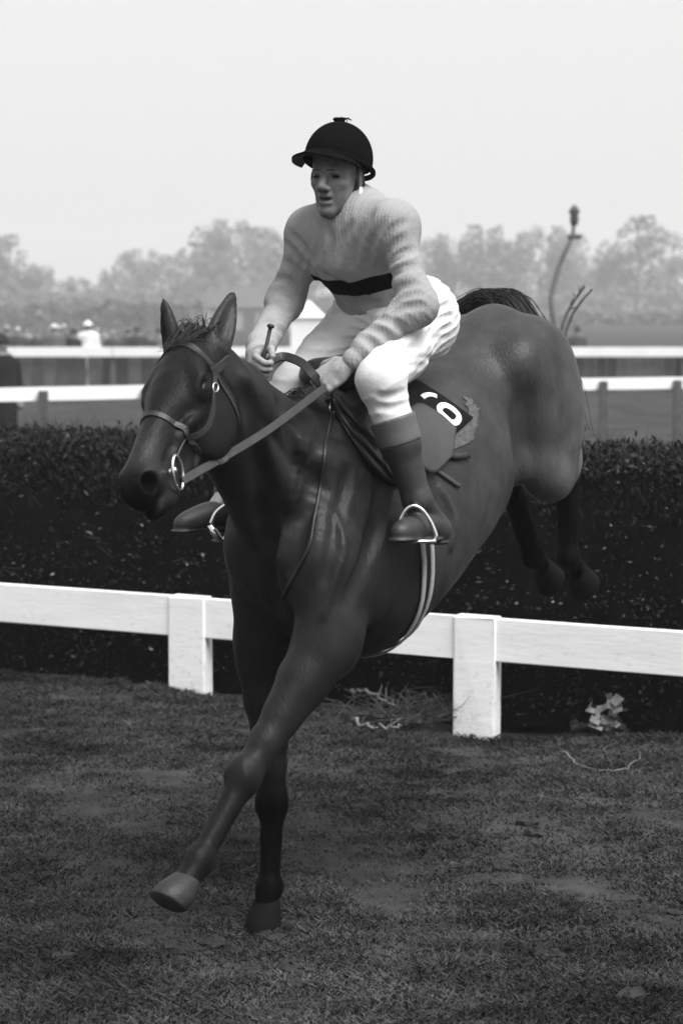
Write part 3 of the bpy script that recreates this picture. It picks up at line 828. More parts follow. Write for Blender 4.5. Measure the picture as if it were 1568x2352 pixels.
mesh_obj('canvas_wall', *MB().box((-0.85, -0.85, -0.1), (0.85, 0.85, zt)).get(), M_FARW, tent, False)
mesh_obj('canvas_roof', [(-1, -1, zt - 0.02), (1, -1, zt - 0.02), (1, 1, zt - 0.02), (-1, 1, zt - 0.02), (0.1, 0, zr)], [(0, 1, 4), (1, 2, 4), (2, 3, 4), (3, 0, 4), (0, 3, 2, 1)], M_FARW, tent, False)

# ------------------------------------------------------------------ mist over the course
HZ = 0.00125
hm = bpy.data.materials.new('mist'); hm.use_nodes = True; hn_ = hm.node_tree; hn_.nodes.clear()
pv = hn_.nodes.new('ShaderNodeVolumePrincipled'); pv.inputs['Density'].default_value = HZ; pv.inputs['Color'].default_value = (0.95, 0.95, 0.95, 1); pv.inputs['Anisotropy'].default_value = 0.1
pv.inputs['Density Attribute'].default_value = ''
mo_ = hn_.nodes.new('ShaderNodeOutputMaterial'); hn_.links.new(pv.outputs[0], mo_.inputs['Volume'])
tag(mesh_obj('haze', *MB().box((-490, -485, -2.0), (490, 500, 26.0)).get(), hm, None, False), 'pale mist hanging over the racecourse', 'haze', kind='stuff')
# ------------------------------------------------------------------ the horse
M_COAT = mat('horse_coat', 0.0165, rough=0.44, var=0.28, scale=14.0, bump=0.0022, bscale=120.0, spec=0.22, attr='tone', sheen=0.0, stretch=(1, 1, 0.35), detail=8.0)
def gloss_nodes(m, top):
    n = m.node_tree; b = n.nodes['Principled BSDF']; at = [x for x in n.nodes if x.type == 'ATTRIBUTE'][0]
    mr = n.nodes.new('ShaderNodeMapRange'); mr.inputs[1].default_value = 0.0; mr.inputs[2].default_value = 1.2; mr.inputs[3].default_value = 0.02; mr.inputs[4].default_value = top
    n.links.new(at.outputs['Fac'], mr.inputs[0]); n.links.new(mr.outputs[0], b.inputs['Specular IOR Level'])
gloss_nodes(M_COAT, 0.18)
M_HAIR = mat('horse_hair', 0.006, rough=0.5, var=0.4, scale=60.0, spec=0.4)
M_EYE = mat('horse_eye', 0.003, rough=0.35, var=0.0, spec=0.15)
M_HOOF = mat('hoof_horn', 0.02, rough=0.55, var=0.3, scale=30.0, bump=0.002, bscale=60)

HF = Field((-1.95, -0.62, -0.02), (1.05, 0.62, 2.0), 0.0075)
ML = np.array([0, 1.0, 0])
def both(fn):
    fn(1.0); fn(-1.0)
def P3(x, y, z): return np.array([x, y, z], float)

# trunk
HF.loft([(0.14, 1.27, 1.10, 0.05), (0.09, 1.38, 0.99, 0.11), (0.0, 1.46, 0.89, 0.16), (-0.12, 1.545, 0.81, 0.20), (-0.25, 1.59, 0.775, 0.24),
         (-0.40, 1.59, 0.83, 0.262), (-0.55, 1.60, 0.915, 0.275), (-0.70, 1.64, 1.025, 0.27), (-0.83, 1.70, 1.13, 0.245), (-0.95, 1.77, 1.23, 0.215),
         (-1.06, 1.815, 1.30, 0.21), (-1.16, 1.80, 1.36, 0.21), (-1.27, 1.725, 1.38, 0.17), (-1.36, 1.60, 1.42, 0.08)],
        ([-1.4, -1.0, -0.8, -0.6, -0.25, 0.0, 0.2], [0.34, 0.34, 0.25, 0.14, 0.34, 0.22, 0.0]))
# hindquarters
def hind(s):
    HF.ell(P3(-1.12, 0.125 * s, 1.54), (0.20, 0.125, 0.22), k=0.08)                                      # rump muscle
    HF.ell(P3(-1.21, 0.12 * s, 1.42), (0.14, 0.11, 0.23), k=0.07)                                        # hamstrings
    HF.chain([P3(-1.08, 0.145 * s, 1.62), P3(-1.12, 0.18 * s, 1.50), P3(-1.115, 0.20 * s, 1.38), P3(-1.095, 0.21 * s, 1.27)], [0.15, 0.14, 0.114, 0.074], k=0.05, flat=(ML, 0.78))  # thigh
    HF.chain([P3(-0.99, 0.155 * s, 1.60), P3(-1.02, 0.19 * s, 1.46), P3(-1.04, 0.198 * s, 1.36), P3(-1.07, 0.198 * s, 1.275)], [0.09, 0.095, 0.078, 0.056], k=0.06, flat=(ML, 0.75))   # front of the thigh
    HF.cone(P3(-0.95, 0.165 * s, 1.62), P3(-1.05, 0.18 * s, 1.50), 0.05, 0.06, k=0.12)                    # point of hip
both(hind)
both(lambda s: HF.cone(P3(-0.84, 0.15 * s, 1.32), P3(-1.08, 0.185 * s, 1.29), 0.05, 0.05, k=0.07))                              # fold of the flank
both(lambda s: HF.ell(P3(-0.885, 0.26 * s, 1.37), (0.05, 0.065, 0.16), k=0.08, op='sub'))                    # hollow of the flank
# neck, a little turned to the horse's left
NECK = [(-0.10, 0.0, 1.27), (0.04, 0.005, 1.33), (0.18, 0.025, 1.42), (0.31, 0.05, 1.52), (0.41, 0.07, 1.595)]
for i in range(4):
    r = [0.27, 0.205, 0.165, 0.135, 0.105]
    HF.cone(NECK[i], NECK[i + 1], r[i], r[i + 1], k=0.07 if i == 0 else 0.03, flat=(ML, 0.62))
HF.chain([(-0.16, 0, 1.545), (0.0, 0.005, 1.495), (0.13, 0.02, 1.515), (0.27, 0.05, 1.59), (0.38, 0.07, 1.66)], [0.035, 0.03, 0.028, 0.03, 0.035], k=0.05)   # crest
HF.chain([(0.36, 0.03, 1.43), (0.22, 0.01, 1.31), (0.12, 0.0, 1.2)], [0.045, 0.06, 0.07], k=0.05)          # windpipe
def jug(s):
    HF.chain([(0.39, 0.06 + 0.05 * s, 1.54), (0.22, 0.02 + 0.08 * s, 1.38), (0.08, (0.10 if s > 0 else 0.065) * s, 1.24)], [0.035, 0.045, 0.055], k=0.035)   # neck muscle cords
    HF.chain([(0.36, 0.06 + 0.055 * s, 1.60), (0.16, 0.02 + 0.075 * s, 1.435), (-0.05, 0.11 * s, 1.35)], [0.04, 0.055, 0.07], k=0.04)
both(jug)
# shoulders and breast
def shoulder(s):
    q = 1.0 if s > 0 else 0.62
    HF.cone(P3(-0.20, 0.11 * s, 1.45), P3(0.04, 0.17 * s * q, 1.13), 0.085, 0.095, k=0.06, flat=(ML, 0.62), bulge=0.012)
    HF.cone(P3(-0.30, 0.17 * s, 1.36), P3(-0.08, 0.195 * s * q, 1.02), 0.08, 0.105, k=0.06, flat=(ML, 0.6), bulge=0.015)   # triceps
    HF.ell(P3(0.085 if s > 0 else 0.05, 0.105 * s * q, 1.12), (0.085, 0.085 if s > 0 else 0.065, 0.13), k=0.03)                                   # pectoral
    HF.ell(P3(0.06, 0.165 * s * q, 1.16), (0.055, 0.045, 0.07), k=0.05)                                    # point of shoulder
both(shoulder)

# legs: left fore reaching forward, right fore on the ground, hind legs trailing
def foreleg(sh, el, kn, ft, hf, up, s, loaded):
    sh, el, kn, ft, hf = [np.asarray(q, float) for q in (sh, el, kn, ft, hf)]
    HF.cone(sh, el, 0.105, 0.10, k=0.06, flat=(ML, 0.75))
    d = unit(kn - el)
    m1 = el + (kn - el) * 0.28; m2 = el + (kn - el) * 0.75
    HF.cone(el - d * 0.03, m1, 0.088, 0.068, k=0.05); HF.cone(m1, m2, 0.068, 0.043, k=0.03); HF.cone(m2, kn, 0.043, 0.041, k=0.02)
    fr = unit(np.cross(np.cross(d, np.array([1.0, 0, 0.3])), d))
    HF.cone(el + fr * 0.02, el + (kn - el) * 0.55 + fr * 0.018, 0.056, 0.036, k=0.022)
    sv0 = unit(np.cross(d, fr))
    for q_ in (1, -1): HF.cone(el + sv0 * 0.035 * q_ - fr * 0.015, el + (kn - el) * 0.6 + sv0 * 0.018 * q_ - fr * 0.014, 0.045, 0.026, k=0.02)                       # extensor muscle
    HF.ell(el - fr * 0.085 + np.array([0, 0, 0.02]), (0.045, 0.04, 0.055), k=0.05)                         # point of elbow
    c = unit(ft - kn)
    HF.ell(kn + fr * 0.008, (0.043, 0.045, 0.056), k=0.02)
    sv_ = unit(np.cross(d, fr))
    for q_ in (1, -1): HF.ell(kn + fr * 0.02 + sv_ * 0.022 * q_ + d * 0.012, (0.02, 0.02, 0.026), k=0.012)
    HF.cone(kn - fr * 0.028, kn - fr * 0.03 + c * 0.02, 0.024, 0.02, k=0.02)                               # accessory carpal
    HF.cone(kn, ft, 0.036, 0.026, k=0.022)
    HF.cone(kn - fr * 0.03 + c * 0.05, ft - fr * 0.022, 0.016, 0.017, k=0.014)                              # tendon
    HF.ell(ft, (0.038, 0.036, 0.04), k=0.02)
    HF.ell(ft - fr * 0.026, (0.024, 0.026, 0.028), k=0.02)                                                 # sesamoids
    HF.cone(ft, hf, 0.031, 0.034, k=0.02)
    return fr
EL_L, KN_L, FT_L, CO_L = L(748, 1478, 0.17), L(561, 1785, 0.125), L(457, 1975, 0.12), L(424, 2030, 0.12)
EL_R, KN_R, FT_R, CO_R = L(612, 1500, -0.15), L(626, 1842, -0.12), L(617, 2040, -0.105), L(612, 2078, -0.10)
foreleg(P3(0.05, 0.175, 1.10), EL_L, KN_L, FT_L, CO_L, None, 1, False)
foreleg(P3(-0.03, -0.13, 1.08), EL_R, KN_R, FT_R, CO_R, None, -1, True)
def hindleg(stf, hk, ft, hf):
    stf, hk, ft, hf = [np.asarray(q, float) for q in (stf, hk, ft, hf)]
    HF.cone(stf, hk, 0.072, 0.045, k=0.05, bulge=0.012)
    bk = unit(hk - stf)
    HF.cone(stf + bk * 0.12 + np.array([0, 0, 0.05]), hk + np.array([0, 0, 0.03]), 0.05, 0.02, k=0.04)
    HF.ell(hk, (0.05, 0.042, 0.052), k=0.025)
    HF.cone(hk, ft, 0.042, 0.033, k=0.02)
    HF.cone(hk + bk * 0.03, ft + bk * 0.02, 0.02, 0.018, k=0.016)
    HF.ell(ft, (0.04, 0.038, 0.042), k=0.02)
    HF.cone(ft, hf, 0.031, 0.035, k=0.02)
ST_L, HK_L, FH_L, CH_L = P3(-1.10, 0.205, 1.262), L(1304, 1050, 0.11), L(1303, 1278, 0.10), L(1326, 1312, 0.10)
ST_R, HK_R, FH_R, CH_R = P3(-1.09, -0.22, 1.26), L(1160, 1085, -0.10), L(1222, 1280, -0.10), L(1246, 1302, -0.10)
hindleg(ST_L, HK_L, FH_L, CH_L)
hindleg(ST_R, HK_R, FH_R, CH_R)

# head: own frame with x down the face, n out of the face, s to the horse's left
HP0, HM0 = L(418, 774, 0.09), L(281, 1104, 0.19)
HA = unit(HM0 - HP0); HLEN = float(np.linalg.norm(HM0 - HP0))
HSd = unit(np.cross(np.array([0, 0, 1.0]), HA)); HN = np.cross(HA, HSd)
roll = math.radians(17)
HSd, HN = HSd * math.cos(roll) + HN * math.sin(roll), HN * math.cos(roll) - HSd * math.sin(roll)
HMAT = np.stack([HA, HN, HSd])
hs = HLEN / 0.56
HW = 1.1            # breadth of the head
def hd(x, n, s): return HP0 + (HA * x + HN * n * 1.08 + HSd * s * HW) * hs
def hel(x, n, s, r, k=0.02, op='add', rot=0.0):
    M = HMAT
    if rot:
        c, q = math.cos(rot), math.sin(rot)
        M = np.stack([HA * c + HN * q, HN * c - HA * q, HSd])
    HF.ell(hd(x, n, s), np.array(r) * hs * np.array([1, 1.08, HW]), M, k, op)
def hco(a, b, ra, rb, k=0.02, flat=None, op='add'): HF.cone(hd(*a), hd(*b), ra * hs, rb * hs, k, flat, op)
hel(0.07, -0.075, 0, (0.115, 0.085, 0.082), k=0.05)                      # skull
hel(0.17, -0.065, 0, (0.13, 0.068, 0.088), k=0.03)                       # forehead
hco((0.18, -0.058, 0), (0.47, -0.045, 0), 0.068, 0.046, 0.03, (HSd, 0.88))   # nasal bridge
hco((0.18, -0.11, 0), (0.45, -0.085, 0), 0.085, 0.056, 0.03, (HSd, 0.78))    # under the bridge
hco((0.22, -0.205, 0), (0.47, -0.14, 0), 0.05, 0.04, 0.03, (HSd, 0.9))
def headside(s):
    hel(0.18, -0.165, 0.054 * s, (0.13, 0.098, 0.032), k=0.03)          # cheek
    hel(0.175, -0.062, 0.082 * s, (0.042, 0.034, 0.026), k=0.02)          # orbit
    hco((0.215, -0.095, 0.078 * s), (0.35, -0.075, 0.056 * s), 0.012, 0.009, 0.016)   # facial crest
    hco((0.10, -0.035, 0.055 * s), (0.15, -0.04, 0.08 * s), 0.028, 0.022, 0.02)      # brow
    hel(0.520, -0.050, 0.034 * s, (0.05, 0.034, 0.025), k=0.02)           # nostril flare
    hel(0.115, -0.07, 0.098 * s, (0.03, 0.02, 0.02), k=0.02, op='sub')    # hollow above the eye
both(headside)
hel(0.505, -0.066, 0, (0.062, 0.05, 0.046), k=0.025)                     # muzzle
hel(0.552, -0.082, 0, (0.034, 0.038, 0.037), k=0.02)                       # upper lip
hel(0.535, -0.138, 0, (0.040, 0.022, 0.033), k=0.012)                     # lower lip
hel(0.485, -0.15, 0, (0.045, 0.032, 0.036), k=0.02)                        # chin
hco((0.45, -0.108, 0.06), (0.575, -0.108, 0.03), 0.004, 0.004, 0.006, None, 'sub')   # mouth line
hco((0.45, -0.108, -0.06), (0.575, -0.108, -0.03), 0.004, 0.004, 0.006, None, 'sub')
def nostril(s):
    hel(0.538, -0.042, 0.055 * s, (0.030, 0.026, 0.028), k=0.004, op='sub', rot=-0.5)
    hel(0.533, -0.054, 0.036 * s, (0.02, 0.018, 0.03), k=0.006, op='sub')
    hel(0.175, -0.055, 0.108 * s, (0.026, 0.016, 0.014), k=0.008, op='sub')    # eye opening
both(nostril)
# ears
def ear(base, tip, out, open_dir):
    base, tip = np.asarray(base, float), np.asarray(tip, float)
    d = tip - base; ln = np.linalg.norm(d)
    o = unit(open_dir - unit(d) * (unit(d) @ open_dir))
    HF.chain([base - d * 0.12, base + d * 0.15, base + d * 0.45, base + d * 0.75, tip], [0.034, 0.035, 0.033, 0.021, 0.005], k=0.02, flat=(o, 0.62))
    HF.chain([base + d * 0.28 + o * 0.024, base + d * 0.5 + o * 0.026, base + d * 0.82 + o * 0.014], [0.017, 0.02, 0.007], k=0.008, flat=(o, 0.9), op='sub')
ear(hd(0.02, -0.075, 0.062), L(536, 672, 0.12), HSd, unit(HSd * 0.9 + HN * 0.3))
ear(hd(0.015, -0.07, -0.062), L(376, 690, 0.02), -HSd, unit(-HSd * 0.35 + HN * 0.9))

# skin relief: ribs, shoulder creases, small unevenness
Xh, Yh, Zh = HF.ax[0][:, None, None], HF.ax[1][None, :, None], HF.ax[2][None, None, :]
nn_ = np.sin(Xh * 31 + 2 * np.sin(Zh * 13)) * np.sin(Zh * 37 + 1.5 * np.sin(Yh * 17)) + 0.6 * np.sin(Xh * 71 + Yh * 43) * np.sin(Zh * 67 - Yh * 29)
ribs = np.sin((Xh * 0.96 + Zh * 0.25) * 2 * math.pi / 0.062) * np.exp(-((Xh + 0.6) / 0.16) ** 2) * np.exp(-((Zh - 1.25) / 0.2) ** 2)
cre = np.sin((Xh * 0.75 - Zh * 0.5 + 0.02 * np.sin(Zh * 20)) * 2 * math.pi / 0.04 + 2 * nn_) * np.exp(-((Xh - 0.02) / 0.14) ** 2) * np.exp(-((Zh - 1.24) / 0.17) ** 2)
HF.V += np.where(np.abs(HF.V) < 0.04, 0.0009 * nn_ + 0.0016 * ribs + 0.0017 * cre, 0).astype(np.float32)
def groove(px_, r_, off, k_=0.03):
    P_ = HF.castline(px_, 12); P_ = P_ + HF.grad(P_) * off
    for a_, b_ in zip(P_[:-1], P_[1:]): HF.cone(a_, b_, r_, r_, k=k_, op='sub')
groove([(612, 1185), (618, 1260), (622, 1330), (632, 1400)], 0.014, 0.006, 0.035)          # between the breast muscles
groove([(880, 1120), (868, 1200), (838, 1290), (800, 1380)], 0.012, 0.007, 0.04)           # behind the triceps
groove([(735, 1000), (712, 1110), (695, 1210), (668, 1310)], 0.010, 0.006, 0.03)           # before the shoulder blade
groove([(800, 1080), (780, 1170), (762, 1260), (748, 1330)], 0.008, 0.006, 0.03)           # along the shoulder blade
groove([(560, 900), (590, 1000), (600, 1090), (598, 1180)], 0.012, 0.007, 0.035)           # jugular groove
groove([(640, 930), (672, 1010), (690, 1090)], 0.009, 0.006, 0.03)
groove([(430, 985), (405, 1020), (380, 1065)], 0.006, 0.004, 0.02)
for px_, r_ in (([(690, 1010), (672, 1110), (655, 1210), (640, 1300)], 0.006), ([(770, 1180), (790, 1260), (765, 1340), (740, 1420)], 0.005), ([(1010, 1120), (1040, 1190), (1035, 1260)], 0.005), ([(445, 960), (415, 1000), (395, 1050)], 0.004)):
    P_ = HF.castline(px_, 14)
    for a_, b_ in zip(P_[:-1], P_[1:]): HF.cone(a_, b_, r_, r_, k=0.016)                                   # veins
hv, hq = HF.mesh(1)
horse = hthing('racehorse', (-0.4, 0, 0.0), 'dark bay racehorse landing over the fence with a jockey up', 'horse')
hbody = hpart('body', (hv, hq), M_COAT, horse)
# coat tone: black points (lower legs, ears' edges), mealy muzzle, paler flanks and belly; thigh light, head and foreleg shade painted in
tone = np.ones(len(hv))
def lowleg(kn, ft, r=0.11, lo=0.32, both_ways=0.10):
    kn, ft = np.asarray(kn, float), np.asarray(ft, float)
    d = ft - kn; ln = np.linalg.norm(d); t = ((hv - kn) @ d) / ln / ln
    near = np.linalg.norm(hv - kn - np.clip(t, -0.6, 2.0)[:, None] * d, axis=1) < r
    return np.where(near, np.clip((t + both_ways) / 0.35, 0, 1), 0)
tone *= 1 - 0.88 * lowleg(KN_R, FT_R, 0.12, both_ways=0.45)
tone *= 1 - 0.35 * lowleg(KN_L, FT_L, 0.10)
for a, b in ((HK_L, FH_L), (HK_R, FH_R)): tone *= 1 - 0.93 * lowleg(a, b, 0.105, both_ways=0.45)
tone *= 1 - 0.8 * np.clip(((ST_R - hv)[:, 2] + 0.05) / 0.1, 0, 1) * (hv[:, 1] < -0.02) * (hv[:, 0] < -0.98)
hx = (hv - HP0) @ HA / hs; hn = (hv - HP0) @ HN / hs; hsd = (hv - HP0) @ HSd / hs
inhead = (hx > 0) & (np.abs(hsd) < 0.14) & (hn > -0.35) & (hv[:, 0] > 0.38)
muz = np.clip((hx - 0.30) / 0.14, 0, 1) * inhead
tone = tone * (1 + 1.0 * muz * np.clip((0.53 - hx) / 0.05, 0.0, 1))
tone = np.where(inhead, tone * (1 - 0.55 * np.clip((hx - 0.50) / 0.03, 0, 1)), tone)
tone *= 1 + 0.75 * np.clip((-0.25 - hv[:, 0]) / 0.35, 0, 1)
tone = np.where(inhead, tone * 0.5, tone)  # painted shade: head darkened against the light on its upturned planes
tone *= 1 + 1.5 * np.clip((-0.92 - hv[:, 0]) / 0.15, 0, 1) * np.clip((1.62 - hv[:, 2]) / 0.2, 0, 1) * np.clip((hv[:, 2] - 1.12) / 0.06, 0, 1) * (hv[:, 1] > 0) * np.clip((hv[:, 0] + 1.33) / 0.06, 0, 1)  # painted light: the near thigh lightened as if sunlit
tone *= 1 + 0.2 * np.clip((-0.3 - hv[:, 0]) / 0.3, 0, 1) * np.clip((1.35 - hv[:, 2]) / 0.2, 0, 1)
tone *= 1 - 0.35 * np.clip((0.95 - hv[:, 2]) / 0.15, 0, 1) * (hv[:, 0] > -0.2)  # painted shade: forelegs darkened where they catch light from above
tone *= 1 + 0.10 * np.sin(hv[:, 0] * 17 + 2 * np.sin(hv[:, 2] * 9)) * np.sin(hv[:, 2] * 14 + hv[:, 1] * 11)
for s_ in (1, -1):
    de = np.linalg.norm((hv - hd(0.175, -0.057, 0.092 * s_)) * 1.0, axis=1); tone *= 1 - 0.6 * np.clip(1.5 - de / 0.03, 0, 1)
    dn = np.linalg.norm(hv - hd(0.538, -0.05, 0.044 * s_), axis=1); tone *= 1 - 0.8 * np.clip(1.6 - dn / 0.02, 0, 1)
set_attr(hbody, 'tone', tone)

for s in (1, -1):
    hpart('eye', ellmesh(hd(0.176, -0.060, 0.0875 * s), np.array([0.029, 0.021, 0.017]) * hs, HMAT), M_EYE, horse)

def hoof(co, dirn, toe, m, size=0.058):
    """hoof capsule from the coronet along dirn, toe pointing to toe"""
    co = np.asarray(co, float); d = unit(dirn); t = unit(np.asarray(toe) - d * (np.asarray(toe) @ d)); sd_ = np.cross(d, t)
    V, Fc = [], []; n = 18
    for h_, r, sh in ((-0.012, 0.034, 0.0), (0.004, 0.041, 0.003), (0.035, 0.05, 0.012), (0.066, size, 0.022), (0.072, size * 0.95, 0.022)):
        for k in range(n):
            a = 2 * math.pi * k / n
            rr = r * (1.0 - (0.16 if math.cos(a) < -0.55 else 0.0))
            V.append(co + d * (h_ - (0.012 * (1 - math.cos(a)) * 0.5 if h_ < 0.01 else 0)) + t * (math.cos(a) * rr * 1.08 + sh) + sd_ * math.sin(a) * rr)
    for i in range(4):
        for k in range(n): Fc.append((i * n + k, i * n + (k + 1) % n, (i + 1) * n + (k + 1) % n, (i + 1) * n + k))
    Fc.append(tuple(4 * n + k for k in range(n)))
    hpart('hoof', (np.array(V), Fc), m, horse)
M_HOOFD = mat('dark_hoof_horn', 0.006, rough=0.8, var=0.3, scale=30.0, spec=0.06)
hoof(CO_R, (0.02, 0, -1), (1, 0.1, 0), M_HOOFD, 0.052)
hoof(CO_L, unit(L(388, 2098, 0.12) - CO_L), (0.9, 0.0, 0.2), M_HOOF, 0.051)
hoof(CH_L, unit(L(1346, 1336, 0.1) - CH_L) * 0.8 + np.array([-0.5, 0, -0.2]), (0.3, 0, -1), M_HOOFD)
hoof(CH_R, unit(L(1268, 1322, -0.1) - CH_R) * 0.8 + np.array([-0.5, 0, -0.2]), (0.3, 0, -1), M_HOOFD)

# forelock between the ears
pp = []
for i in range(420):
    a = hd(-0.02 + rng.normal(0, 0.012), -0.055 + rng.normal(0, 0.012), rng.normal(0, 0.024))
    e = a + np.array([0.0, 0, 0.045]) * rng.uniform(0.3, 0.9) + rng.normal(0, 0.016, 3)
    f = hd(0.035 + rng.uniform(0, 0.03), 0.008 + rng.uniform(0, 0.012), rng.normal(0, 0.022))
    pp.append(catmull([a, e, f] if rng.random() < 0.5 else [a, (a + e) / 2 + rng.normal(0, 0.006, 3), e], 5))
hpart('forelock', strands(pp, 0.0016), M_HAIR, horse)
# mane along the crest, pulled short, lying to the far side
pp = []
crest = catmull([(-0.12, 0, 1.56), (0.0, 0.005, 1.525), (0.13, 0.02, 1.545), (0.27, 0.05, 1.62), (0.38, 0.07, 1.69)], 30)
for i in range(700):
    a = crest[rng.integers(0, len(crest))] + np.array([rng.normal(0, 0.004), rng.normal(0, 0.008), -0.012])
    o = np.array([-0.02 + rng.normal(0, 0.02), -0.055 + rng.normal(0, 0.02), 0.02 + rng.normal(0, 0.008)])
    pp.append(catmull([a, a + o * 0.6 + np.array([0, 0, 0.012]), a + o * 1.1 + np.array([0, -0.02, -0.06])], 4))
hpart('mane', strands(pp, 0.002), M_HAIR, horse)
# tail thrown up and over to the far side
pp = []
dock = np.array([-1.36, 0.0, 1.70])
dock = np.array([-1.30, 0.0, 1.70])
for i in range(2200):
    sp = rng.normal(0, 1, 3); fan = rng.uniform(-0.4, 1.0)
    a = dock + sp * np.array([0.015, 0.03, 0.02])
    b = np.array([-1.33, -0.09 - 0.05 * fan, 1.825 + 0.015 * fan]) + sp * np.array([0.022, 0.024, 0.012])
    c = np.array([-1.33, -0.17 - 0.08 * fan, 1.835 - 0.04 * max(fan, 0)]) + sp * np.array([0.022, 0.026, 0.014])
    d = np.array([-1.33, -0.23 - 0.10 * fan, 1.78 - 0.06 * fan]) + sp * np.array([0.026, 0.028, 0.02])
    pp.append(catmull([a, b, c, d], 4))
for i in range(40):
    a = dock + rng.normal(0, 0.02, 3) + np.array([0.0, 0.03, -0.05])
    e = L(1335 + rng.normal(0, 10), 985 + rng.normal(0, 25), 0.02)
    pp.append(catmull([a, (a * 0.5 + e * 0.5) + np.array([-0.06, 0.0, 0.06]) + rng.normal(0, 0.015, 3), e], 6))
tail = hpart('tail', strands(pp, 0.002), M_HAIR, horse)
# ------------------------------------------------------------------ the jockey (modelled in the horse's frame)
M_SKIN = mat('skin', 0.19, rough=0.55, var=0.3, scale=45.0, bump=0.0006, bscale=200, spec=0.3, attr='tone')
M_JERSEY = mat('knitted_jersey', 0.27, rough=0.95, var=0.10, scale=14.0, bump=0.0017, bscale=170.0, spec=0.05, attr='tone', sheen=0.0)
M_BREECH = mat('white_breeches', 0.56, rough=0.8, var=0.05, scale=10.0, bump=0.0015, bscale=60.0, spec=0.2)
M_BOOT = mat('boot_leather', 0.022, rough=0.55, var=0.3, scale=18.0, bump=0.0015, bscale=40, spec=0.45)
M_BOOTTOP = mat('boot_top_leather', 0.085, rough=0.5, var=0.15, scale=18.0, spec=0.35)
M_CAP = mat('cap_velvet', 0.004, rough=1.0, var=0.3, scale=60.0, spec=0.02)
M_BRIM = mat('cap_peak_lining', 0.06, rough=0.8, var=0.2, scale=30.0)
M_STRAP = mat('dark_strap', 0.02, rough=0.6, var=0.2, scale=40)
M_WHITE = mat('white_cloth', 0.75, rough=0.9, var=0.08, scale=40)
JH = 0.0052
JLO, JHI = (-0.85, -0.47, 1.10), (0.24, 0.52, 2.42)
def LD(u, v, ref):
    """point on pixel (u, v), as far from the camera as the local point ref"""
    d = (toW(np.asarray(ref, float))[..., 1])
    return toL(at_depth(u, v, float(d)))

SH_R, SH_L = L(712, 535, -0.165), L(905, 520, 0.175)
EB_R, EB_L = L(655, 690, -0.24), L(955, 700, 0.275)
WR_R, WR_L = L(590, 812, -0.10), L(812, 826, 0.165)
HIP_R, HIP_L = P3(-0.47, -0.10, 1.735), P3(-0.46, 0.105, 1.765)
KN2_L = L(874, 872, 0.265)
KN2_R = L(680, 876, -0.165)
AN_L = L(958, 1150, 0.345)
AN_R = P3(-0.12, -0.32, 1.26)
TOE_L, HEEL_L = L(918, 1242, 0.375), L(1004, 1248, 0.325)
TOE_R, HEEL_R = L(420, 1222, -0.345), L(525, 1222, -0.31)
HCJ = L(772, 404, -0.01)
FJ = unit(np.array([1.0, 0.24, -0.04])); LJ = unit(np.cross(np.array([0.02, 0.03, 1.0]), FJ)); UJ = np.cross(FJ, LJ)
JM = np.stack([FJ, LJ, UJ])
JSC = 0.94
def hj(x, y, z): return HCJ + (FJ * x + LJ * y + UJ * z) * JSC
NB = P3(-0.30, 0.0, 2.055)                    # base of the neck
CH, BE, PE = P3(-0.32, 0, 1.965), P3(-0.40, 0, 1.87), P3(-0.46, 0, 1.80)

# skin: one body from head to feet, most of it under the clothes
JB = Field(JLO, JHI, 0.0038)
def fe(x, y, z, r, k, op='add'): JB.ell(hj(x, y, z), np.array(r) * JSC, JM, k=k, op=op)
fe(-0.015, 0, 0.045, (0.098, 0.073, 0.085), 0.02)
fe(0.025, 0, -0.030, (0.066, 0.056, 0.086), 0.03)
for s in (1, -1):
    JB.cone(hj(-0.015, 0.047 * s, -0.055), hj(0.060, 0.009 * s, -0.106), 0.018, 0.015, k=0.025)       # jaw
    fe(0.054, 0.038 * s, -0.024, (0.024, 0.019, 0.015), 0.016)                                          # cheekbone
    fe(-0.008, 0.071 * s, -0.008, (0.024, 0.011, 0.034), 0.008)                                         # ear
    fe(0.099, 0.015 * s, -0.041, (0.014, 0.009, 0.010), 0.008)                                          # nostril wing
    fe(0.098, 0.030 * s, -0.002, (0.022, 0.018, 0.009), 0.010, 'sub')                                  # eye socket
    fe(0.060, 0.035 * s, -0.055, (0.02, 0.02, 0.022), 0.02, 'sub') if False else None
    JB.cone(hj(0.094, 0.018 * s, -0.036), hj(0.082, 0.032 * s, -0.068), 0.0035, 0.003, k=0.010, op='sub')   # crease to the mouth
    JB.cone(hj(0.086, 0.020 * s, -0.015), hj(0.078, 0.038 * s, -0.012), 0.0025, 0.002, k=0.006, op='sub')   # bag under the eye
JB.cone(hj(0.082, -0.028, 0.014), hj(0.082, 0.028, 0.014), 0.0125, 0.0125, k=0.012)                    # brow
JB.cone(hj(0.086, 0, 0.010), hj(0.119, 0, -0.036), 0.009, 0.0115, k=0.011)                              # nose
fe(0.074, 0, -0.110, (0.020, 0.018, 0.016), 0.018)                                                      # chin
fe(0.086, 0, -0.063, (0.012, 0.021, 0.007), 0.012)
fe(0.084, 0, -0.084, (0.013, 0.021, 0.008), 0.010)
fe(0.098, 0, -0.0725, (0.026, 0.018, 0.0045), 0.003, 'sub')                                             # parted lips
JB.cone(hj(-0.03, 0, -0.05), NB, 0.055, 0.06, k=0.03)
JB.cone(NB, CH, 0.07, 0.085, k=0.03); JB.cone(CH, PE, 0.085, 0.08, k=0.03)
for sh, eb, wr in ((SH_R, EB_R, WR_R), (SH_L, EB_L, WR_L)):
    JB.cone(CH, sh, 0.07, 0.045, k=0.03); JB.cone(sh, eb, 0.045, 0.036, k=0.02); JB.cone(eb, wr, 0.032, 0.023, k=0.02)
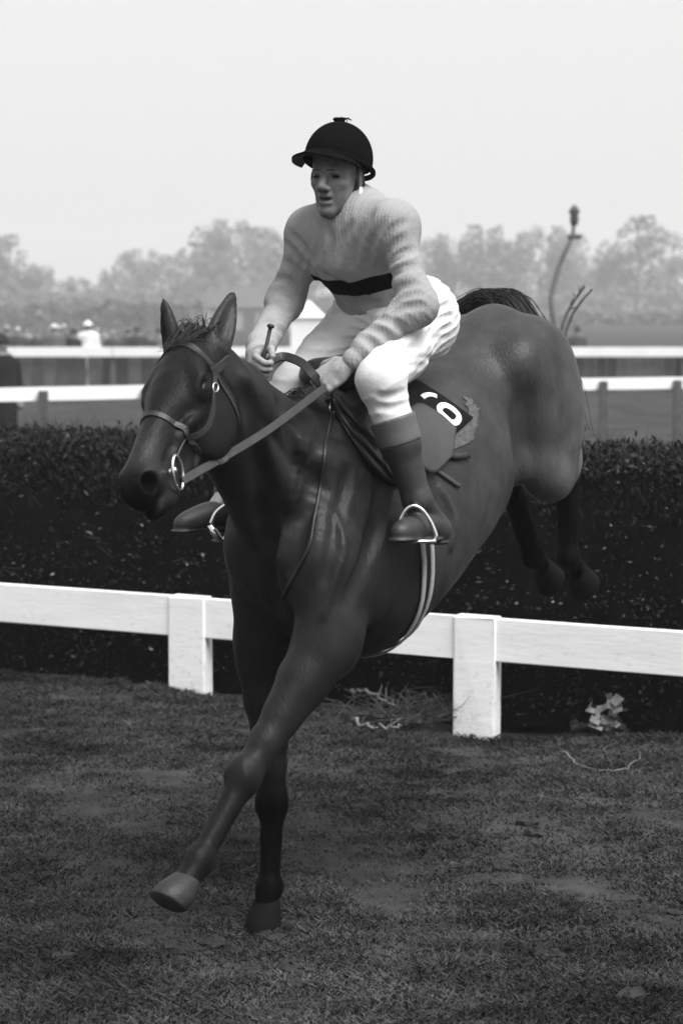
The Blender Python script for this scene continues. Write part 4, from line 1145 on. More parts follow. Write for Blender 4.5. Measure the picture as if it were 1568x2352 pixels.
for hp, kn, an, hl, to in ((HIP_R, KN2_R, AN_R, HEEL_R, TOE_R), (HIP_L, KN2_L, AN_L, HEEL_L, TOE_L)):
    JB.cone(PE, hp, 0.075, 0.065, k=0.03); JB.cone(hp, kn, 0.065, 0.042, k=0.02); JB.cone(kn, an, 0.045, 0.03, k=0.02); JB.cone(an, (hl + to) / 2 + np.array([0, 0, 0.03]), 0.03, 0.025, k=0.02)
def hand(wr, w_, p_, t_, thumb=True, sc=1.0):
    """fist: w_ wrist to knuckles, p_ towards the palm, t_ towards the thumb"""
    w_ = unit(w_); p_ = unit(p_ - w_ * (w_ @ p_)); t_ = unit(t_ - w_ * (w_ @ t_) - p_ * (p_ @ t_))
    M = np.stack([w_, t_, p_])
    JB.cone(wr - w_ * 0.02, wr + w_ * 0.03, 0.025 * sc, 0.027 * sc, k=0.015, flat=(p_, 0.8))
    JB.ell(wr + w_ * 0.055 * sc, np.array([0.042, 0.039, 0.016]) * sc, M, k=0.018)
    for o, ln in ((0.029, 0.96), (0.010, 1.05), (-0.010, 1.0), (-0.028, 0.82)):
        a = wr + (w_ * 0.088 + t_ * o) * sc
        b = a + unit(w_ * 0.55 + p_ * 0.85) * 0.036 * ln * sc
        c = b + unit(-w_ * 0.7 + p_ * 0.75) * 0.025 * ln * sc
        d = c + unit(-w_ * 0.95 - p_ * 0.25) * 0.020 * ln * sc
        JB.cone(a - w_ * 0.02, a, 0.0095 * sc, 0.0100 * sc, k=0.008); JB.cone(a, b, 0.0098 * sc, 0.0088 * sc, k=0.004)
        JB.cone(b, c, 0.0088 * sc, 0.0082 * sc, k=0.003); JB.cone(c, d, 0.0082 * sc, 0.0074 * sc, k=0.003)
    a = wr + (w_ * 0.028 + t_ * 0.030 + p_ * 0.008) * sc
    b = a + unit(w_ * 0.6 + t_ * 0.55 + p_ * 0.6) * 0.042 * sc
    c = b + unit(w_ * 0.85 - t_ * 0.25 + p_ * 0.35) * 0.030 * sc
    JB.cone(a, b, 0.0145 * sc, 0.0115 * sc, k=0.012); JB.cone(b, c, 0.0115 * sc, 0.009 * sc, k=0.004)
HW_L = unit(L(762, 862, 0.12) - WR_L); HW_R = unit(L(575, 850, -0.045) - WR_R)
hand(WR_L + HW_L * 0.012, HW_L, np.array([0.0, -0.7, -0.7]), np.array([0.25, -0.6, 0.6]), sc=1.05)
hand(WR_R + HW_R * 0.0, HW_R, np.array([0.2, 0.8, -0.5]), np.array([-0.1, 0.5, 0.8]), sc=0.98)

# jersey
JT = Field(JLO, JHI, JH); JS = Field(JLO, JHI, JH)
UL = unit(NB - PE); FL = unit(np.cross(np.array([0, 1.0, 0]), UL)) 
TM = np.stack([FL, np.array([0, 1.0, 0]), UL])
JT.ell(CH + UL * 0.0, (0.108, 0.158, 0.145), TM, k=0.05)
JT.ell(BE - FL * 0.012, (0.096, 0.142, 0.14), TM, k=0.05)
JT.ell(PE - FL * 0.005, (0.10, 0.145, 0.11), TM, k=0.04)
JT.ell(CH - FL * 0.05 + UL * 0.05, (0.10, 0.14, 0.12), TM, k=0.05)
NKD = unit(hj(-0.03, 0, -0.05) - NB)
for sh in (SH_R, SH_L):
    JT.cone(NB + NKD * 0.005, sh + np.array([0, -np.sign(sh[1]) * 0.02, 0.0]), 0.066, 0.050, k=0.05)      # sloping shoulder
    JT.cone(CH, sh, 0.09, 0.05, k=0.05)
JT.cone(NB - UL * 0.04, NB + NKD * 0.045, 0.08, 0.062, k=0.05)
for a_, b_, r_ in ((0.030, 0.050, 0.074), (0.058, 0.074, 0.069)): JT.cone(NB + NKD * a_, NB + NKD * b_, r_, r_ - 0.002, k=0.008)    # rolled collar
for sh, eb, wr, ph in ((SH_R, EB_R, WR_R, 0.0), (SH_L, EB_L, WR_L, 1.3)):
    JS.cone(sh + (CH - sh) * 0.3, sh, 0.07, 0.055, k=0.05)
    JS.cone(sh, eb, 0.054, 0.046, k=0.04)
    e2 = eb + (wr - eb) * 0.10
    JS.cone(eb + (sh - eb) * 0.15, e2, 0.047, 0.048, k=0.03)
    JS.cone(e2, wr - unit(wr - eb) * 0.045, 0.048, 0.041, k=0.03)
    JS.ell(eb + unit(eb - (sh + wr) / 2) * 0.012, (0.052, 0.052, 0.052), k=0.03)                        # bagging at the elbow
    JS.ell(wr - unit(wr - eb) * 0.06, (0.043, 0.043, 0.043), k=0.012)                                   # blousing over the cuff
    JS.cone(wr - unit(wr - eb) * 0.05, wr + unit(wr - eb) * 0.004, 0.0335, 0.0325, k=0.004, ripple=(0.0012, 2.5, 0))     # cuff
# folds: sharp ridges of cloth along a few crease directions
def creases(fld, amp, dirs, wl, mask=None, seed=0, wander=1.6):
    X, Y, Z = fld.ax[0][:, None, None], fld.ax[1][None, :, None], fld.ax[2][None, None, :]
    n = np.sin(X * 17 + seed) * np.cos(Y * 15 - seed) + np.sin(Z * 19 + 2 * seed + X * 9)
    big = 0.5 + 0.5 * np.sin(X * 13 + Y * 21 + 3 * seed) * np.sin(Z * 16 - Y * 9 + seed)
    d = 0
    for dv, ph in dirs: d = d + (1 - np.abs(np.sin((X * dv[0] + Y * dv[1] + Z * dv[2]) * math.pi / wl + ph + wander * n))) ** 2.2
    m = big if mask is None else mask(X, Y, Z) * (0.35 + 0.65 * big)
    near = np.abs(fld.V) < 0.05
    fld.V = np.where(near, fld.V - (amp * (d - 0.25) * m).astype(np.float32), fld.V)
def ball(c, r): return lambda X, Y, Z: np.exp(-((X - c[0]) ** 2 + (Y - c[1]) ** 2 + (Z - c[2]) ** 2) / r ** 2)
def fold_at(fld, c, r, ax, wl, amp, seed=0.0, wander=0.5): creases(fld, amp, [(unit(ax), 0.4)], wl, mask=ball(c, r), seed=seed, wander=wander)
for fld in (JT, JS):
    for sh, eb, wr, sg in ((SH_R, EB_R, WR_R, -1), (SH_L, EB_L, WR_L, 1)):
        fold_at(fld, sh + (eb - sh) * 0.3 + np.array([0.02, -0.05 * sg, -0.02]), 0.075, np.array([0.3, 0.75 * sg, 0.6]), 0.030, 0.0085, 0.3)          # folds fanning from the armpit
        fold_at(fld, eb + (wr - eb) * 0.06, 0.065, (wr - eb) + 0.35 * (eb - sh), 0.028, 0.008, 0.9, 0.9)                                             # bunched at the elbow
        fold_at(fld, sh + (eb - sh) * 0.7, 0.06, (eb - sh) + np.array([0.1, 0.1 * sg, 0]), 0.036, 0.006, 1.7, 0.9)
        fold_at(fld, wr + (eb - wr) * 0.32, 0.06, (wr - eb) + np.array([0.05, 0, 0.1]), 0.026, 0.006, 2.6, 0.9)
    fold_at(fld, BE + FL * 0.08, 0.10, np.array([0.25, 0.25, 1.0]), 0.030, 0.005, 1.1, 0.8)
creases(JT, 0.0022, [((0.1, 0.97, 0.15), 0.3)], 0.028, seed=1.0, wander=0.5)
creases(JS, 0.0016, [((0.6, 0.3, 0.7), 0.0)], 0.035, seed=2.0, wander=0.9)
jt = JT.V.copy(); js = JS.V
JT.V = smin(jt, js, 0.065)
# open the hem: nothing of the jersey below the waistband
Xg, Yg, Zg = JT.ax[0][:, None, None], JT.ax[1][None, :, None], JT.ax[2][None, None, :]
spine = (Xg - PE[0]) * UL[0] + (Zg - PE[2]) * UL[2]
cut = (0.010 - spine).astype(np.float32)
JT.V = np.where(js < jt - 0.02, JT.V, np.maximum(JT.V, cut))
def fold_lines(fld, lines, r=0.0075, off=0.0035, k=0.014, up=True):
    for px_ in lines:
        P_ = fld.castline(px_, 10)
        if len(P_) < 3: continue
        G_ = fld.grad(P_); n_ = len(P_)
        w_ = np.sin(np.linspace(0.15, math.pi - 0.15, n_))
        for i_ in range(n_ - 1):
            fld.cone(P_[i_] + G_[i_] * (off + r * (1 - w_[i_])), P_[i_ + 1] + G_[i_ + 1] * (off + r * (1 - w_[i_ + 1])), r, r, k=k, op='sub')
        if up:
            T_ = unit(np.gradient(P_, axis=0)); S_ = np.cross(T_, G_)
            S_ = S_ * np.sign(S_[:, 2:3] + 1e-9)
            for i_ in range(n_ - 1):
                a_, b_ = P_[i_] + S_[i_] * 0.013 - G_[i_] * (0.001 + r * (1 - w_[i_])), P_[i_ + 1] + S_[i_ + 1] * 0.013 - G_[i_ + 1] * (0.001 + r * (1 - w_[i_ + 1]))
                fld.cone(a_, b_, 0.0065, 0.0065, k=0.014)
fold_lines(JT, [[(868, 596), (882, 556), (903, 524), (932, 508)], [(872, 612), (890, 574), (924, 546)], [(880, 618), (905, 592), (950, 572)],
    [(810, 610), (823, 548), (856, 486)], [(772, 605), (784, 550), (806, 512)], [(726, 594), (734, 542), (716, 496)], [(750, 604), (758, 548), (742, 510)], [(842, 612), (852, 560), (880, 505)],
    [(646, 550), (668, 572), (708, 618)], [(664, 536), (690, 560), (718, 600)], [(634, 592), (660, 604), (700, 645)],
    [(890, 694), (915, 662), (958, 650)], [(886, 712), (922, 680), (964, 674)], [(888, 728), (925, 704), (970, 702)], [(884, 644), (915, 620), (954, 608)], [(864, 730), (900, 738), (944, 774)], [(842, 752), (880, 764), (908, 796)], [(828, 770), (852, 786), (872, 812)],
    [(602, 680), (640, 662), (684, 684)], [(596, 708), (634, 692), (668, 718)], [(588, 746), (616, 736), (652, 764)], [(612, 650), (645, 640), (688, 660)], [(820, 690), (845, 702), (874, 696)], [(740, 630), (790, 655), (850, 690)]], r=0.006, off=0.0022, k=0.018, up=False)
jv, jq = JT.mesh(1)
JTt = JT.V; JT.V = jt; dt_ = JT.sample(jv); JT.V = js; ds_ = JT.sample(jv); JT.V = JTt
spv = (jv - PE) @ UL
jockey = hthing('person', (-0.2, 0.0, 1.15), 'jockey in a plain pale jersey with one black hoop and white breeches', 'person')
jb_v, jb_q = JB.mesh(1)
jbo = hpart('body', (jb_v, jb_q), M_SKIN, jockey)
set_attr(jbo, 'tone', np.where(jb_v[:, 2] > 1.95, 0.70 - 0.16 * np.clip((-0.045 - (jb_v - HCJ) @ UJ) / 0.03, 0, 1), 1.25))
jer = hpart('jersey', (jv, jq), M_JERSEY, jockey)
wob = 0.003 * np.sin(jv[:, 1] * 55)
hoopd = np.maximum(np.abs(spv + wob - 0.142) - 0.031, dt_ - ds_ + 0.004)
set_attr(jer, 'tone', hoopd * 100)
def hoop_nodes(m):
    n = m.node_tree; at = [x for x in n.nodes if x.type == 'ATTRIBUTE'][0]; mu = [x for x in n.nodes if x.type == 'MATH'][0]
    mr = n.nodes.new('ShaderNodeMapRange')
    for k_, v_ in ((1, -0.08), (2, 0.08), (3, 0.004), (4, 1.0)): mr.inputs[k_].default_value = v_
    n.links.new(at.outputs['Fac'], mr.inputs[0]); n.links.new(mr.outputs[0], mu.inputs[1])
hoop_nodes(M_JERSEY)
def rib_nodes(m):
    n = m.node_tree; b = n.nodes['Principled BSDF']; bp0 = [x for x in n.nodes if x.type == 'BUMP'][0]; tc = [x for x in n.nodes if x.type == 'TEX_COORD'][0]
    wv = n.nodes.new('ShaderNodeTexWave'); wv.bands_direction = 'Y'; wv.inputs['Scale'].default_value = 30; wv.inputs['Distortion'].default_value = 1.2; wv.inputs['Detail'].default_value = 2; wv.inputs['Detail Scale'].default_value = 0.3
    n.links.new(tc.outputs['Object'], wv.inputs[0])
    bp = n.nodes.new('ShaderNodeBump'); bp.inputs['Strength'].default_value = 0.8; bp.inputs['Distance'].default_value = 0.0008
    n.links.new(wv.outputs['Fac'], bp.inputs['Height']); n.links.new(bp0.outputs[0], bp.inputs['Normal']); n.links.new(bp.outputs[0], b.inputs['Normal'])
rib_nodes(M_JERSEY)                                       # the knit

# breeches
JP = Field(JLO, JHI, JH)
JP.ell(PE + np.array([-0.02, 0, -0.02]), (0.125, 0.165, 0.12), TM, k=0.05)
for s, hp, kn, an, q in ((-1, HIP_R, KN2_R, AN_R, 0.86), (1, HIP_L, KN2_L, AN_L, 1.0)):
    JP.ell(hp + np.array([-0.055, 0.005 * s, 0.0]), (0.115, 0.098, 0.12), k=0.05)
    JP.cone(hp, hp + (kn - hp) * 0.55, 0.114 * q, 0.088 * q, k=0.05)
    JP.cone(hp + (kn - hp) * 0.5, kn, 0.090 * q, 0.060 * q, k=0.03)
    JP.ell(kn, np.array([0.057, 0.055, 0.058]) * q, k=0.03)
    ca = kn + (an - kn) * 0.36
    JP.cone(kn, ca, 0.062, 0.055, k=0.03)
creases(JP, 0.0085, [((0.30, 0.20, 0.92), 0.6)], 0.030, mask=lambda X, Y, Z: np.clip((-0.10 - X) / 0.25, 0.08, 1) * np.clip((Z - 1.5) / 0.15, 0, 1), seed=0.7, wander=0.7)
creases(JP, 0.004, [((0.45, -0.2, 0.85), 2.0)], 0.05, seed=1.9, wander=0.8)
for kn_, hp_k in ((KN2_L, HIP_L), (KN2_R, HIP_R)): fold_at(JP, kn_ + (hp_k - kn_) * 0.1 + np.array([-0.05, 0, -0.02]), 0.06, np.array([0.5, 0.1, 0.85]), 0.024, 0.006, 0.2)
fold_lines(JP, [[(984, 688), (1003, 678), (1022, 668)], [(862, 827), (919, 806), (980, 799)], [(874, 838), (940, 822), (994, 822)], [(952, 782), (1000, 761), (1038, 752)], [(980, 718), (1012, 708), (1044, 700)], [(940, 800), (985, 780), (1028, 775)],
    [(752, 726), (774, 716), (808, 720)], [(730, 752), (752, 742), (780, 744)], [(900, 850), (945, 840), (985, 840)], [(990, 740), (1018, 730), (1046, 726)], [(862, 905), (890, 912), (930, 900)], [(866, 935), (895, 938), (928, 928)], [(700, 790), (722, 782), (748, 784)]], r=0.0055, off=0.0025, up=False)
cutp = (spine - 0.055).astype(np.float32)
JP.V = np.where((Xg < -0.24) & (Zg > 1.78), np.maximum(JP.V, cutp), JP.V)
for kn, an in ((KN2_R, AN_R), (KN2_L, AN_L)):
    ax_ = unit(an - kn); ln = np.linalg.norm(an - kn)
    t_ = (Xg - kn[0]) * ax_[0] + (Yg - kn[1]) * ax_[1] + (Zg - kn[2]) * ax_[2]
    near = ((Xg - kn[0] - t_ * ax_[0]) ** 2 + (Yg - kn[1] - t_ * ax_[1]) ** 2 + (Zg - kn[2] - t_ * ax_[2]) ** 2) < 0.1 ** 2
    JP.V = np.where(near & (t_ > 0), np.maximum(JP.V, (t_ - ln * 0.345).astype(np.float32)), JP.V)
hpart('breeches', JP.mesh(1), M_BREECH, jockey)

# boots
for s, kn, an, hl, to in ((1, KN2_L, AN_L, HEEL_L, TOE_L), (-1, KN2_R, AN_R, HEEL_R, TOE_R)):
    lo = np.minimum.reduce([kn, an, hl, to]) - 0.1; hi = np.maximum.reduce([kn, an, hl, to]) + 0.1
    B = Field(lo, hi, 0.0045)
    ax_ = unit(an - kn); ln = np.linalg.norm(an - kn)
    top = kn + ax_ * ln * 0.31
    B.cone(top, kn + ax_ * ln * 0.52, 0.062, 0.056, k=0.02)
    B.cone(kn + ax_ * ln * 0.52, an, 0.052, 0.038, k=0.02)
    up = np.array([0, 0, 1.0]); fd = unit(to - hl)
    B.cone(an, hl + up * 0.045, 0.040, 0.034, k=0.02)
    B.chain([hl + up * 0.035, hl + (to - hl) * 0.35 + up * 0.05, hl + (to - hl) * 0.7 + up * 0.035, to + up * 0.022], [0.034, 0.036, 0.034, 0.026], k=0.03)
    sid = unit(np.cross(up, fd))
    for a, b, r in ((hl + up * 0.004, hl + fd * 0.02 + up * 0.004, 0.036), (hl + fd * 0.05 + up * 0.012, to + up * 0.004, 0.036)):
        B.cone(a, b, r, r * 0.94, k=0.006, flat=(up, 0.22))
    Xb, Yb, Zb = B.ax[0][:, None, None], B.ax[1][None, :, None], B.ax[2][None, None, :]
    tb_ = ((Xb - kn[0]) * ax_[0] + (Yb - kn[1]) * ax_[1] + (Zb - kn[2]) * ax_[2]).astype(np.float32)
    full = B.V.copy()
    B.V = np.maximum(full, ln * 0.515 - tb_)
    bo = hpart('boot', B.mesh(1), M_BOOT, jockey)
    B.V = np.maximum(np.maximum(full - 0.003, ln * 0.31 - tb_), tb_ - ln * 0.53)
    hpart('boot_top', B.mesh(1), M_BOOTTOP, bo)

# riding cap
FJ2 = unit(np.array([1.0, 0.0, -0.02])); LJ2 = unit(np.cross(UJ, FJ2)); UJ2 = np.cross(FJ2, LJ2); JM2 = np.stack([FJ2, LJ2, UJ2])
def hk(x, y, z): return HCJ + (FJ2 * x + LJ2 * y + UJ2 * z) * JSC
CP = Field(hk(-0.17, -0.15, -0.06) - 0.08, hk(0.17, 0.15, 0.22) + 0.08, 0.0042)
CP.ell(hk(-0.012, 0, 0.052), np.array([0.114, 0.100, 0.112]) * JSC, JM2, k=0.01)
Xc, Yc, Zc = CP.ax[0][:, None, None], CP.ax[1][None, :, None], CP.ax[2][None, None, :]
def hjc(M): return (Xc - HCJ[0]) * M[0] + (Yc - HCJ[1]) * M[1] + (Zc - HCJ[2]) * M[2]
cx_, cz_ = hjc(FJ2), hjc(UJ2)
CP.V = np.maximum(CP.V, (-(cz_ - 0.040 - 0.32 * cx_)).astype(np.float32))
capo = hpart('riding_cap', CP.mesh(1), M_CAP, jockey)
# rolled rim all round and the peak in front
rim = []
for k in range(49):
    a = 2 * math.pi * k / 48
    x, y = math.cos(a), math.sin(a)
    rim.append(hk(-0.012 + 0.115 * x, 0.100 * y, 0.040 + 0.32 * (0.115 * x - 0.012) - 0.003))
hpart('rim', tube(np.array(rim), 0.008, 8, caps=False), M_CAP, capo)
V, Fc = [], []; na, nr = 21, 5
for layer in (0.0055, -0.0055):
    for i in range(na):
        a = math.radians(-68 + 136 * i / (na - 1))
        ext = 0.060 * max(math.cos(a * 1.22), 0.02) ** 0.6
        for j in range(nr):
            f = j / (nr - 1)
            x = -0.012 + (0.114 + ext * f) * math.cos(a); y = (0.099 + ext * 0.75 * f) * math.sin(a)
            V.append(hk(x, y, 0.038 + 0.32 * (x) - 0.030 * f * math.cos(a) - 0.012 * abs(math.sin(a)) * f + layer * (1 - 0.3 * f)))
n1 = na * nr
for i in range(na - 1):
    for j in range(nr - 1):
        q = (i * nr + j, i * nr + j + 1, (i + 1) * nr + j + 1, (i + 1) * nr + j)
        Fc += [q[::-1], tuple(k + n1 for k in q)]
for i in range(na - 1):
    Fc.append((i * nr + nr - 1, (i + 1) * nr + nr - 1, (i + 1) * nr + nr - 1 + n1, i * nr + nr - 1 + n1)[::-1])
pk = hpart('peak', (np.array(V), Fc), M_CAP, capo)
pk.data.materials.append(M_BRIM)
for p in pk.data.polygons:
    if all(v >= n1 for v in p.vertices): p.material_index = 1
# button and ribbon ends on the crown
hpart('button', ellmesh(hk(-0.012, 0, 0.162), (0.012, 0.012, 0.006), JM2, 12, 6), M_CAP, capo)
mb = MB()
for k in range(26):
    a = rng.uniform(0, 6.28); l_ = rng.uniform(0.008, 0.03)
    b = hk(-0.012 + rng.normal(0, 0.008), rng.normal(0, 0.008), 0.162)
    e = b + (FJ2 * math.cos(a) * 0.6 - FJ2 * 0.35 + LJ2 * math.sin(a)) * l_ + UJ2 * (0.008 - l_ * 0.12)
    mb.add(*tube(catmull([b, (b + e) / 2 + UJ2 * 0.009, e], 3), [0.0016] * 7, 4))
hpart('bow', mb.get(), M_CAP, capo)
# chin strap with a white pad below the ear
for s in (1, -1):
    pth = [hj(0.012, 0.080 * s, 0.03), hj(0.018, 0.078 * s, -0.03), hj(0.022, 0.064 * s, -0.075), hj(0.05, 0.03 * s, -0.118)]
    q = JB.snap(resample(catmull(pth, 6), 18)); 
    hpart('chin_strap', ribbon(q, JB.grad(q), 0.011 if s > 0 else 0.008, 0.0016 if s > 0 else 0.0008, 0.0004), M_STRAP, capo)
hpart('chin_strap_pad', ellmesh(hj(-0.002, 0.080, -0.062), (0.014, 0.007, 0.028), JM, 12, 8), M_WHITE, capo)
# hair showing under the rim, eyes and brows
pp = []
for k in range(240):
    s = 1 if rng.random() < 0.5 else -1
    b = hj(rng.uniform(-0.085, -0.012), 0, 0.03 - rng.uniform(0, 0.05)); b = b + LJ * s * 0.075
    b = JB.snap(b[None])[0]; pp.append(np.array([b, b + np.array([0, 0, -0.009]) - FJ * 0.004 + LJ * s * 0.003, b + np.array([0, 0, -0.018]) - FJ * 0.008 + LJ * s * 0.002]))
M_JHAIR = mat('brown_hair', 0.05, rough=0.6, var=0.3, scale=40)
hpart('hair', strands(pp, 0.0016), M_JHAIR, jockey)
for s in (1, -1):
    hpart('eye', ellmesh(hj(0.0770, 0.030 * s, -0.0045), (0.0075, 0.0135, 0.0042), JM, 12, 8), M_EYE, jockey)
    bl = []
    for k in range(34):
        y = rng.uniform(0.010, 0.044); b = hj(0.10, y * s, 0.014 + 0.12 * (y - 0.014) * (1 if y < 0.032 else 0) - 0.02 * (y - 0.03)); b = JB.snap(b[None])[0]
        bl.append(np.array([b, b + FJ * 0.002 + LJ * s * 0.005 + UJ * 0.001]))
    hpart('eyebrow', strands(bl, 0.0018), M_JHAIR, jockey)

# riding whip in the right hand
WH = HW_R * 0.07 + WR_R
wt = LD(621, 752, WH); wb = LD(600, 848, WH)
whip = hthing('riding_whip', wb, 'short black riding whip held upright in the right hand', 'whip')
hpart('shaft', tube(np.array([wb + (wb - wt) * 0.6, wb, wt]), [0.0035, 0.0055, 0.0055], 8), M_STRAP, whip)
hpart('knob', tube(np.array([wt - (wt - wb) * 0.02, wt, wt + (wt - wb) * 0.05, wt + (wt - wb) * 0.08]), [0.006, 0.0105, 0.011, 0.006], 10), M_STRAP, whip)
# ------------------------------------------------------------------ saddle, cloth, bridle
M_SADDLE = mat('saddle_leather', 0.009, rough=0.4, var=0.3, scale=25.0, bump=0.001, bscale=60, spec=0.4)
M_FLAP = mat('worn_flap_leather', 0.045, rough=0.55, var=0.15, scale=14.0, bump=0.001, bscale=60)
M_TAN = mat('rein_leather', 0.04, rough=0.6, var=0.2, scale=40.0, spec=0.3)
M_BRID = mat('bridle_leather', 0.012, rough=0.5, var=0.3, scale=40.0, spec=0.4)
M_STEEL = mat('stirrup_steel', 0.75, rough=0.22, var=0.1, scale=30.0, metal=1.0)
M_WEB = mat('girth_webbing', 0.30, rough=0.9, var=0.15, scale=120.0)
M_BLACKC = mat('black_cloth', 0.008, rough=0.95, var=0.2, scale=40.0, spec=0.1)
M_PAD = mat('felt_pad', 0.075, rough=1.0, var=0.3, scale=60.0, bump=0.004, bscale=90, attr=None)

def patch(field, top, bot, nu, nv, lift, thick):
    """sheet lying on the horse between two lines of sight-lines (top, bot)"""
    T = resample(catmull(np.array(top, float), 6), nu); B = resample(catmull(np.array(bot, float), 6), nu)
    P = np.zeros((nu, nv, 3))
    for i in range(nu):
        for j in range(nv):
            f = j / (nv - 1); q = T[i] * (1 - f) + B[i] * f
            p = field.cast(*q)
            P[i, j] = p if p is not None else P[i, max(j - 1, 0)]
    G = P.reshape(-1, 3); N = field.grad(G)
    V = np.concatenate([G + N * lift, G + N * (lift + thick)]); n1 = nu * nv; Fc = []
    for i in range(nu - 1):
        for j in range(nv - 1):
            q = (i * nv + j, (i + 1) * nv + j, (i + 1) * nv + j + 1, i * nv + j + 1)
            Fc += [q, tuple(k + n1 for k in q[::-1])]
    rimv = [i * nv for i in range(nu)] + [(nu - 1) * nv + j for j in range(1, nv)] + [i * nv + nv - 1 for i in range(nu - 2, -1, -1)] + [j for j in range(nv - 2, 0, -1)]
    for a, b in zip(rimv, rimv[1:] + rimv[:1]): Fc.append((a, b, b + n1, a + n1)[::-1])
    return V, Fc

def strap_px(field, px, width, thick, lift, n=26):
    P = field.castline(px, n); return ribbon(P, field.grad(P), width, thick, lift)

sc0 = HF.cast(985, 930)
# saddle: padded seat, dark flaps, stirrup leathers and irons, girth
saddle = hthing('racing_saddle', (-0.36, 0, 1.58), 'small dark racing saddle under the jockey with webbing girth', 'saddle')
SF = Field((-0.62, -0.22, 1.45), (0.0, 0.22, 1.80), 0.006)
SF.cone((-0.52, 0, 1.645), (-0.20, 0, 1.61), 0.05, 0.045, k=0.03, flat=(ML, 2.2))
SF.cone((-0.19, -0.05, 1.60), (-0.17, 0.05, 1.60), 0.04, 0.04, k=0.04)
SF.ell((-0.52, 0, 1.67), (0.05, 0.11, 0.035), k=0.04)
hpart('seat', SF.mesh(1), M_SADDLE, saddle)
flapd = hpart('flap', patch(HF, [(742, 905), (800, 885), (880, 920), (965, 950)], [(800, 1010), (850, 1080), (905, 1118), (962, 1105)], 20, 14, 0.008, 0.007), M_SADDLE, saddle)
hpart('knee_roll', tube(HF.castline([(752, 915), (800, 990), (862, 1062), (905, 1100)], 18) + HF.grad(HF.castline([(752, 915), (800, 990), (862, 1062), (905, 1100)], 18)) * 0.016, 0.0085, 8), M_SADDLE, saddle)
hpart('buckle_strap', strap_px(HF, [(770, 925), (815, 975), (862, 1030)], 0.024, 0.003, 0.024), M_BRID, saddle)
hpart('buckle_strap', strap_px(HF, [(866, 1050), (885, 1085), (912, 1106)], 0.018, 0.003, 0.024), M_TAN, saddle)
flap2 = hpart('rear_flap', patch(HF, [(918, 962), (950, 936), (995, 955), (1037, 990)], [(925, 1030), (945, 1066), (985, 1090), (1028, 1052)], 28, 14, 0.017, 0.006), M_FLAP, saddle)
hpart('girth_strap', strap_px(HF, [(975, 1062), (1005, 1085), (1052, 1118)], 0.014, 0.003, 0.006, 12), M_TAN, saddle)
hpart('girth_strap', strap_px(HF, [(1022, 1046), (1045, 1050), (1072, 1046)], 0.022, 0.005, 0.008, 10), M_BRID, saddle)
for dx in (0.0, 0.036):
    ring = []
    for k in range(60):
        a = math.radians(52 - (232 + 52) * k / 59 + 0) 
        ring.append((-0.315 + dx + 0.03 * math.sin(a), 0.33 * math.cos(a), 1.22 + 0.52 * math.sin(a)))
    P = HF.snap(np.array(ring), 30)
    P[:, 0] = -0.315 + dx + 0.05 * (P[:, 2] - 1.1)
    P = HF.snap(P, 8)
    g_ = hpart('girth', ribbon(P, HF.grad(P), 0.017, 0.005, 0.006), M_WEB, saddle)
    if dx == 0.0:
        P2 = HF.snap(P + np.array([0.018, 0, 0]), 8); hpart('girth_lining', ribbon(P2, HF.grad(P2), 0.022, 0.003, 0.003), M_SADDLE, saddle)
# stirrups
def stirrup(px, ref, leather_top, tread):
    P = catmull(np.array([LD(u, v, ref) for u, v in px]), 8)
    n = len(P); R = 0.0068 - 0.0016 * np.sin(np.linspace(0, math.pi, n))
    hpart('stirrup_iron', tube(P, R, 10), M_STEEL, saddle)
    a, b = [LD(u, v, ref) for u, v in tread]
    hpart('stirrup_tread', tube(np.array([a, b]), 0.013, 10, flat=(np.array([0, 0, 1.0]), 0.5)), M_STEEL, saddle)
    top = P[n // 2]
    lt = np.asarray(leather_top, float)
    Q = np.array([lt, lt * 0.5 + top * 0.5 + np.array([0, 0.004, 0]), top + np.array([0, 0, 0.004])])
    Q = catmull(Q, 8); nn = np.cross(unit(Q[-1] - Q[0]), unit(np.array([1.0, -0.6, 0])))
    hpart('stirrup_leather', ribbon(Q, np.tile(nn, (len(Q), 1)), 0.022, 0.004), M_BRID, saddle)
refL = (TOE_L + HEEL_L) / 2 + np.array([0.055, 0.045, 0.0])
stirrup([(917, 1238), (916, 1208), (926, 1178), (946, 1162), (968, 1170), (987, 1196), (1000, 1228), (998, 1240)], refL, HF.cast(902, 1075) + np.array([0, 0.02, 0]), [(914, 1243), (1001, 1243)])
refR = (TOE_R + HEEL_R) / 2 + np.array([0.055, 0.05, 0.0])
stirrup([(484, 1203), (496, 1178), (514, 1162), (529, 1156), (537, 1172), (534, 1196), (523, 1226), (508, 1244)], refR, P3(-0.15, -0.27, 1.42), [(482, 1206), (507, 1243)])
# the right boot stands behind the horse's breast

# number cloth
cloth = hthing('number_cloth', HF.cast(1020, 950), 'black number cloth with bold white digits behind the saddle flap', 'cloth')
cl = hpart('cloth', patch(HF, [(950, 876), (966, 884), (1020, 918), (1082, 962)], [(890, 950), (915, 975), (970, 1010), (1034, 1004)], 22, 14, 0.006, 0.004), M_BLACKC, cloth)
def px7(q): return [(907.2 + a / 6.8275, 849.7 + b / 6.8275) for a, b in q]
d1 = hpart('digit', strap_px(HF, px7([(395, 470), (440, 440), (505, 425), (570, 435), (620, 455)]), 0.018, 0.002, 0.0108, 20), M_WHITE, cloth)
ringp = px7([(770, 590), (860, 640), (945, 725), (960, 790), (915, 850), (850, 850), (775, 790), (695, 715), (655, 650), (695, 595), (770, 590), (860, 640)])
d2 = hpart('digit', strap_px(HF, ringp, 0.0215, 0.002, 0.0108, 60), M_WHITE, cloth)
d1['label'] = 'white curved digit partly hidden under the breeches'; d2['label'] = 'white looped digit with a black eye'
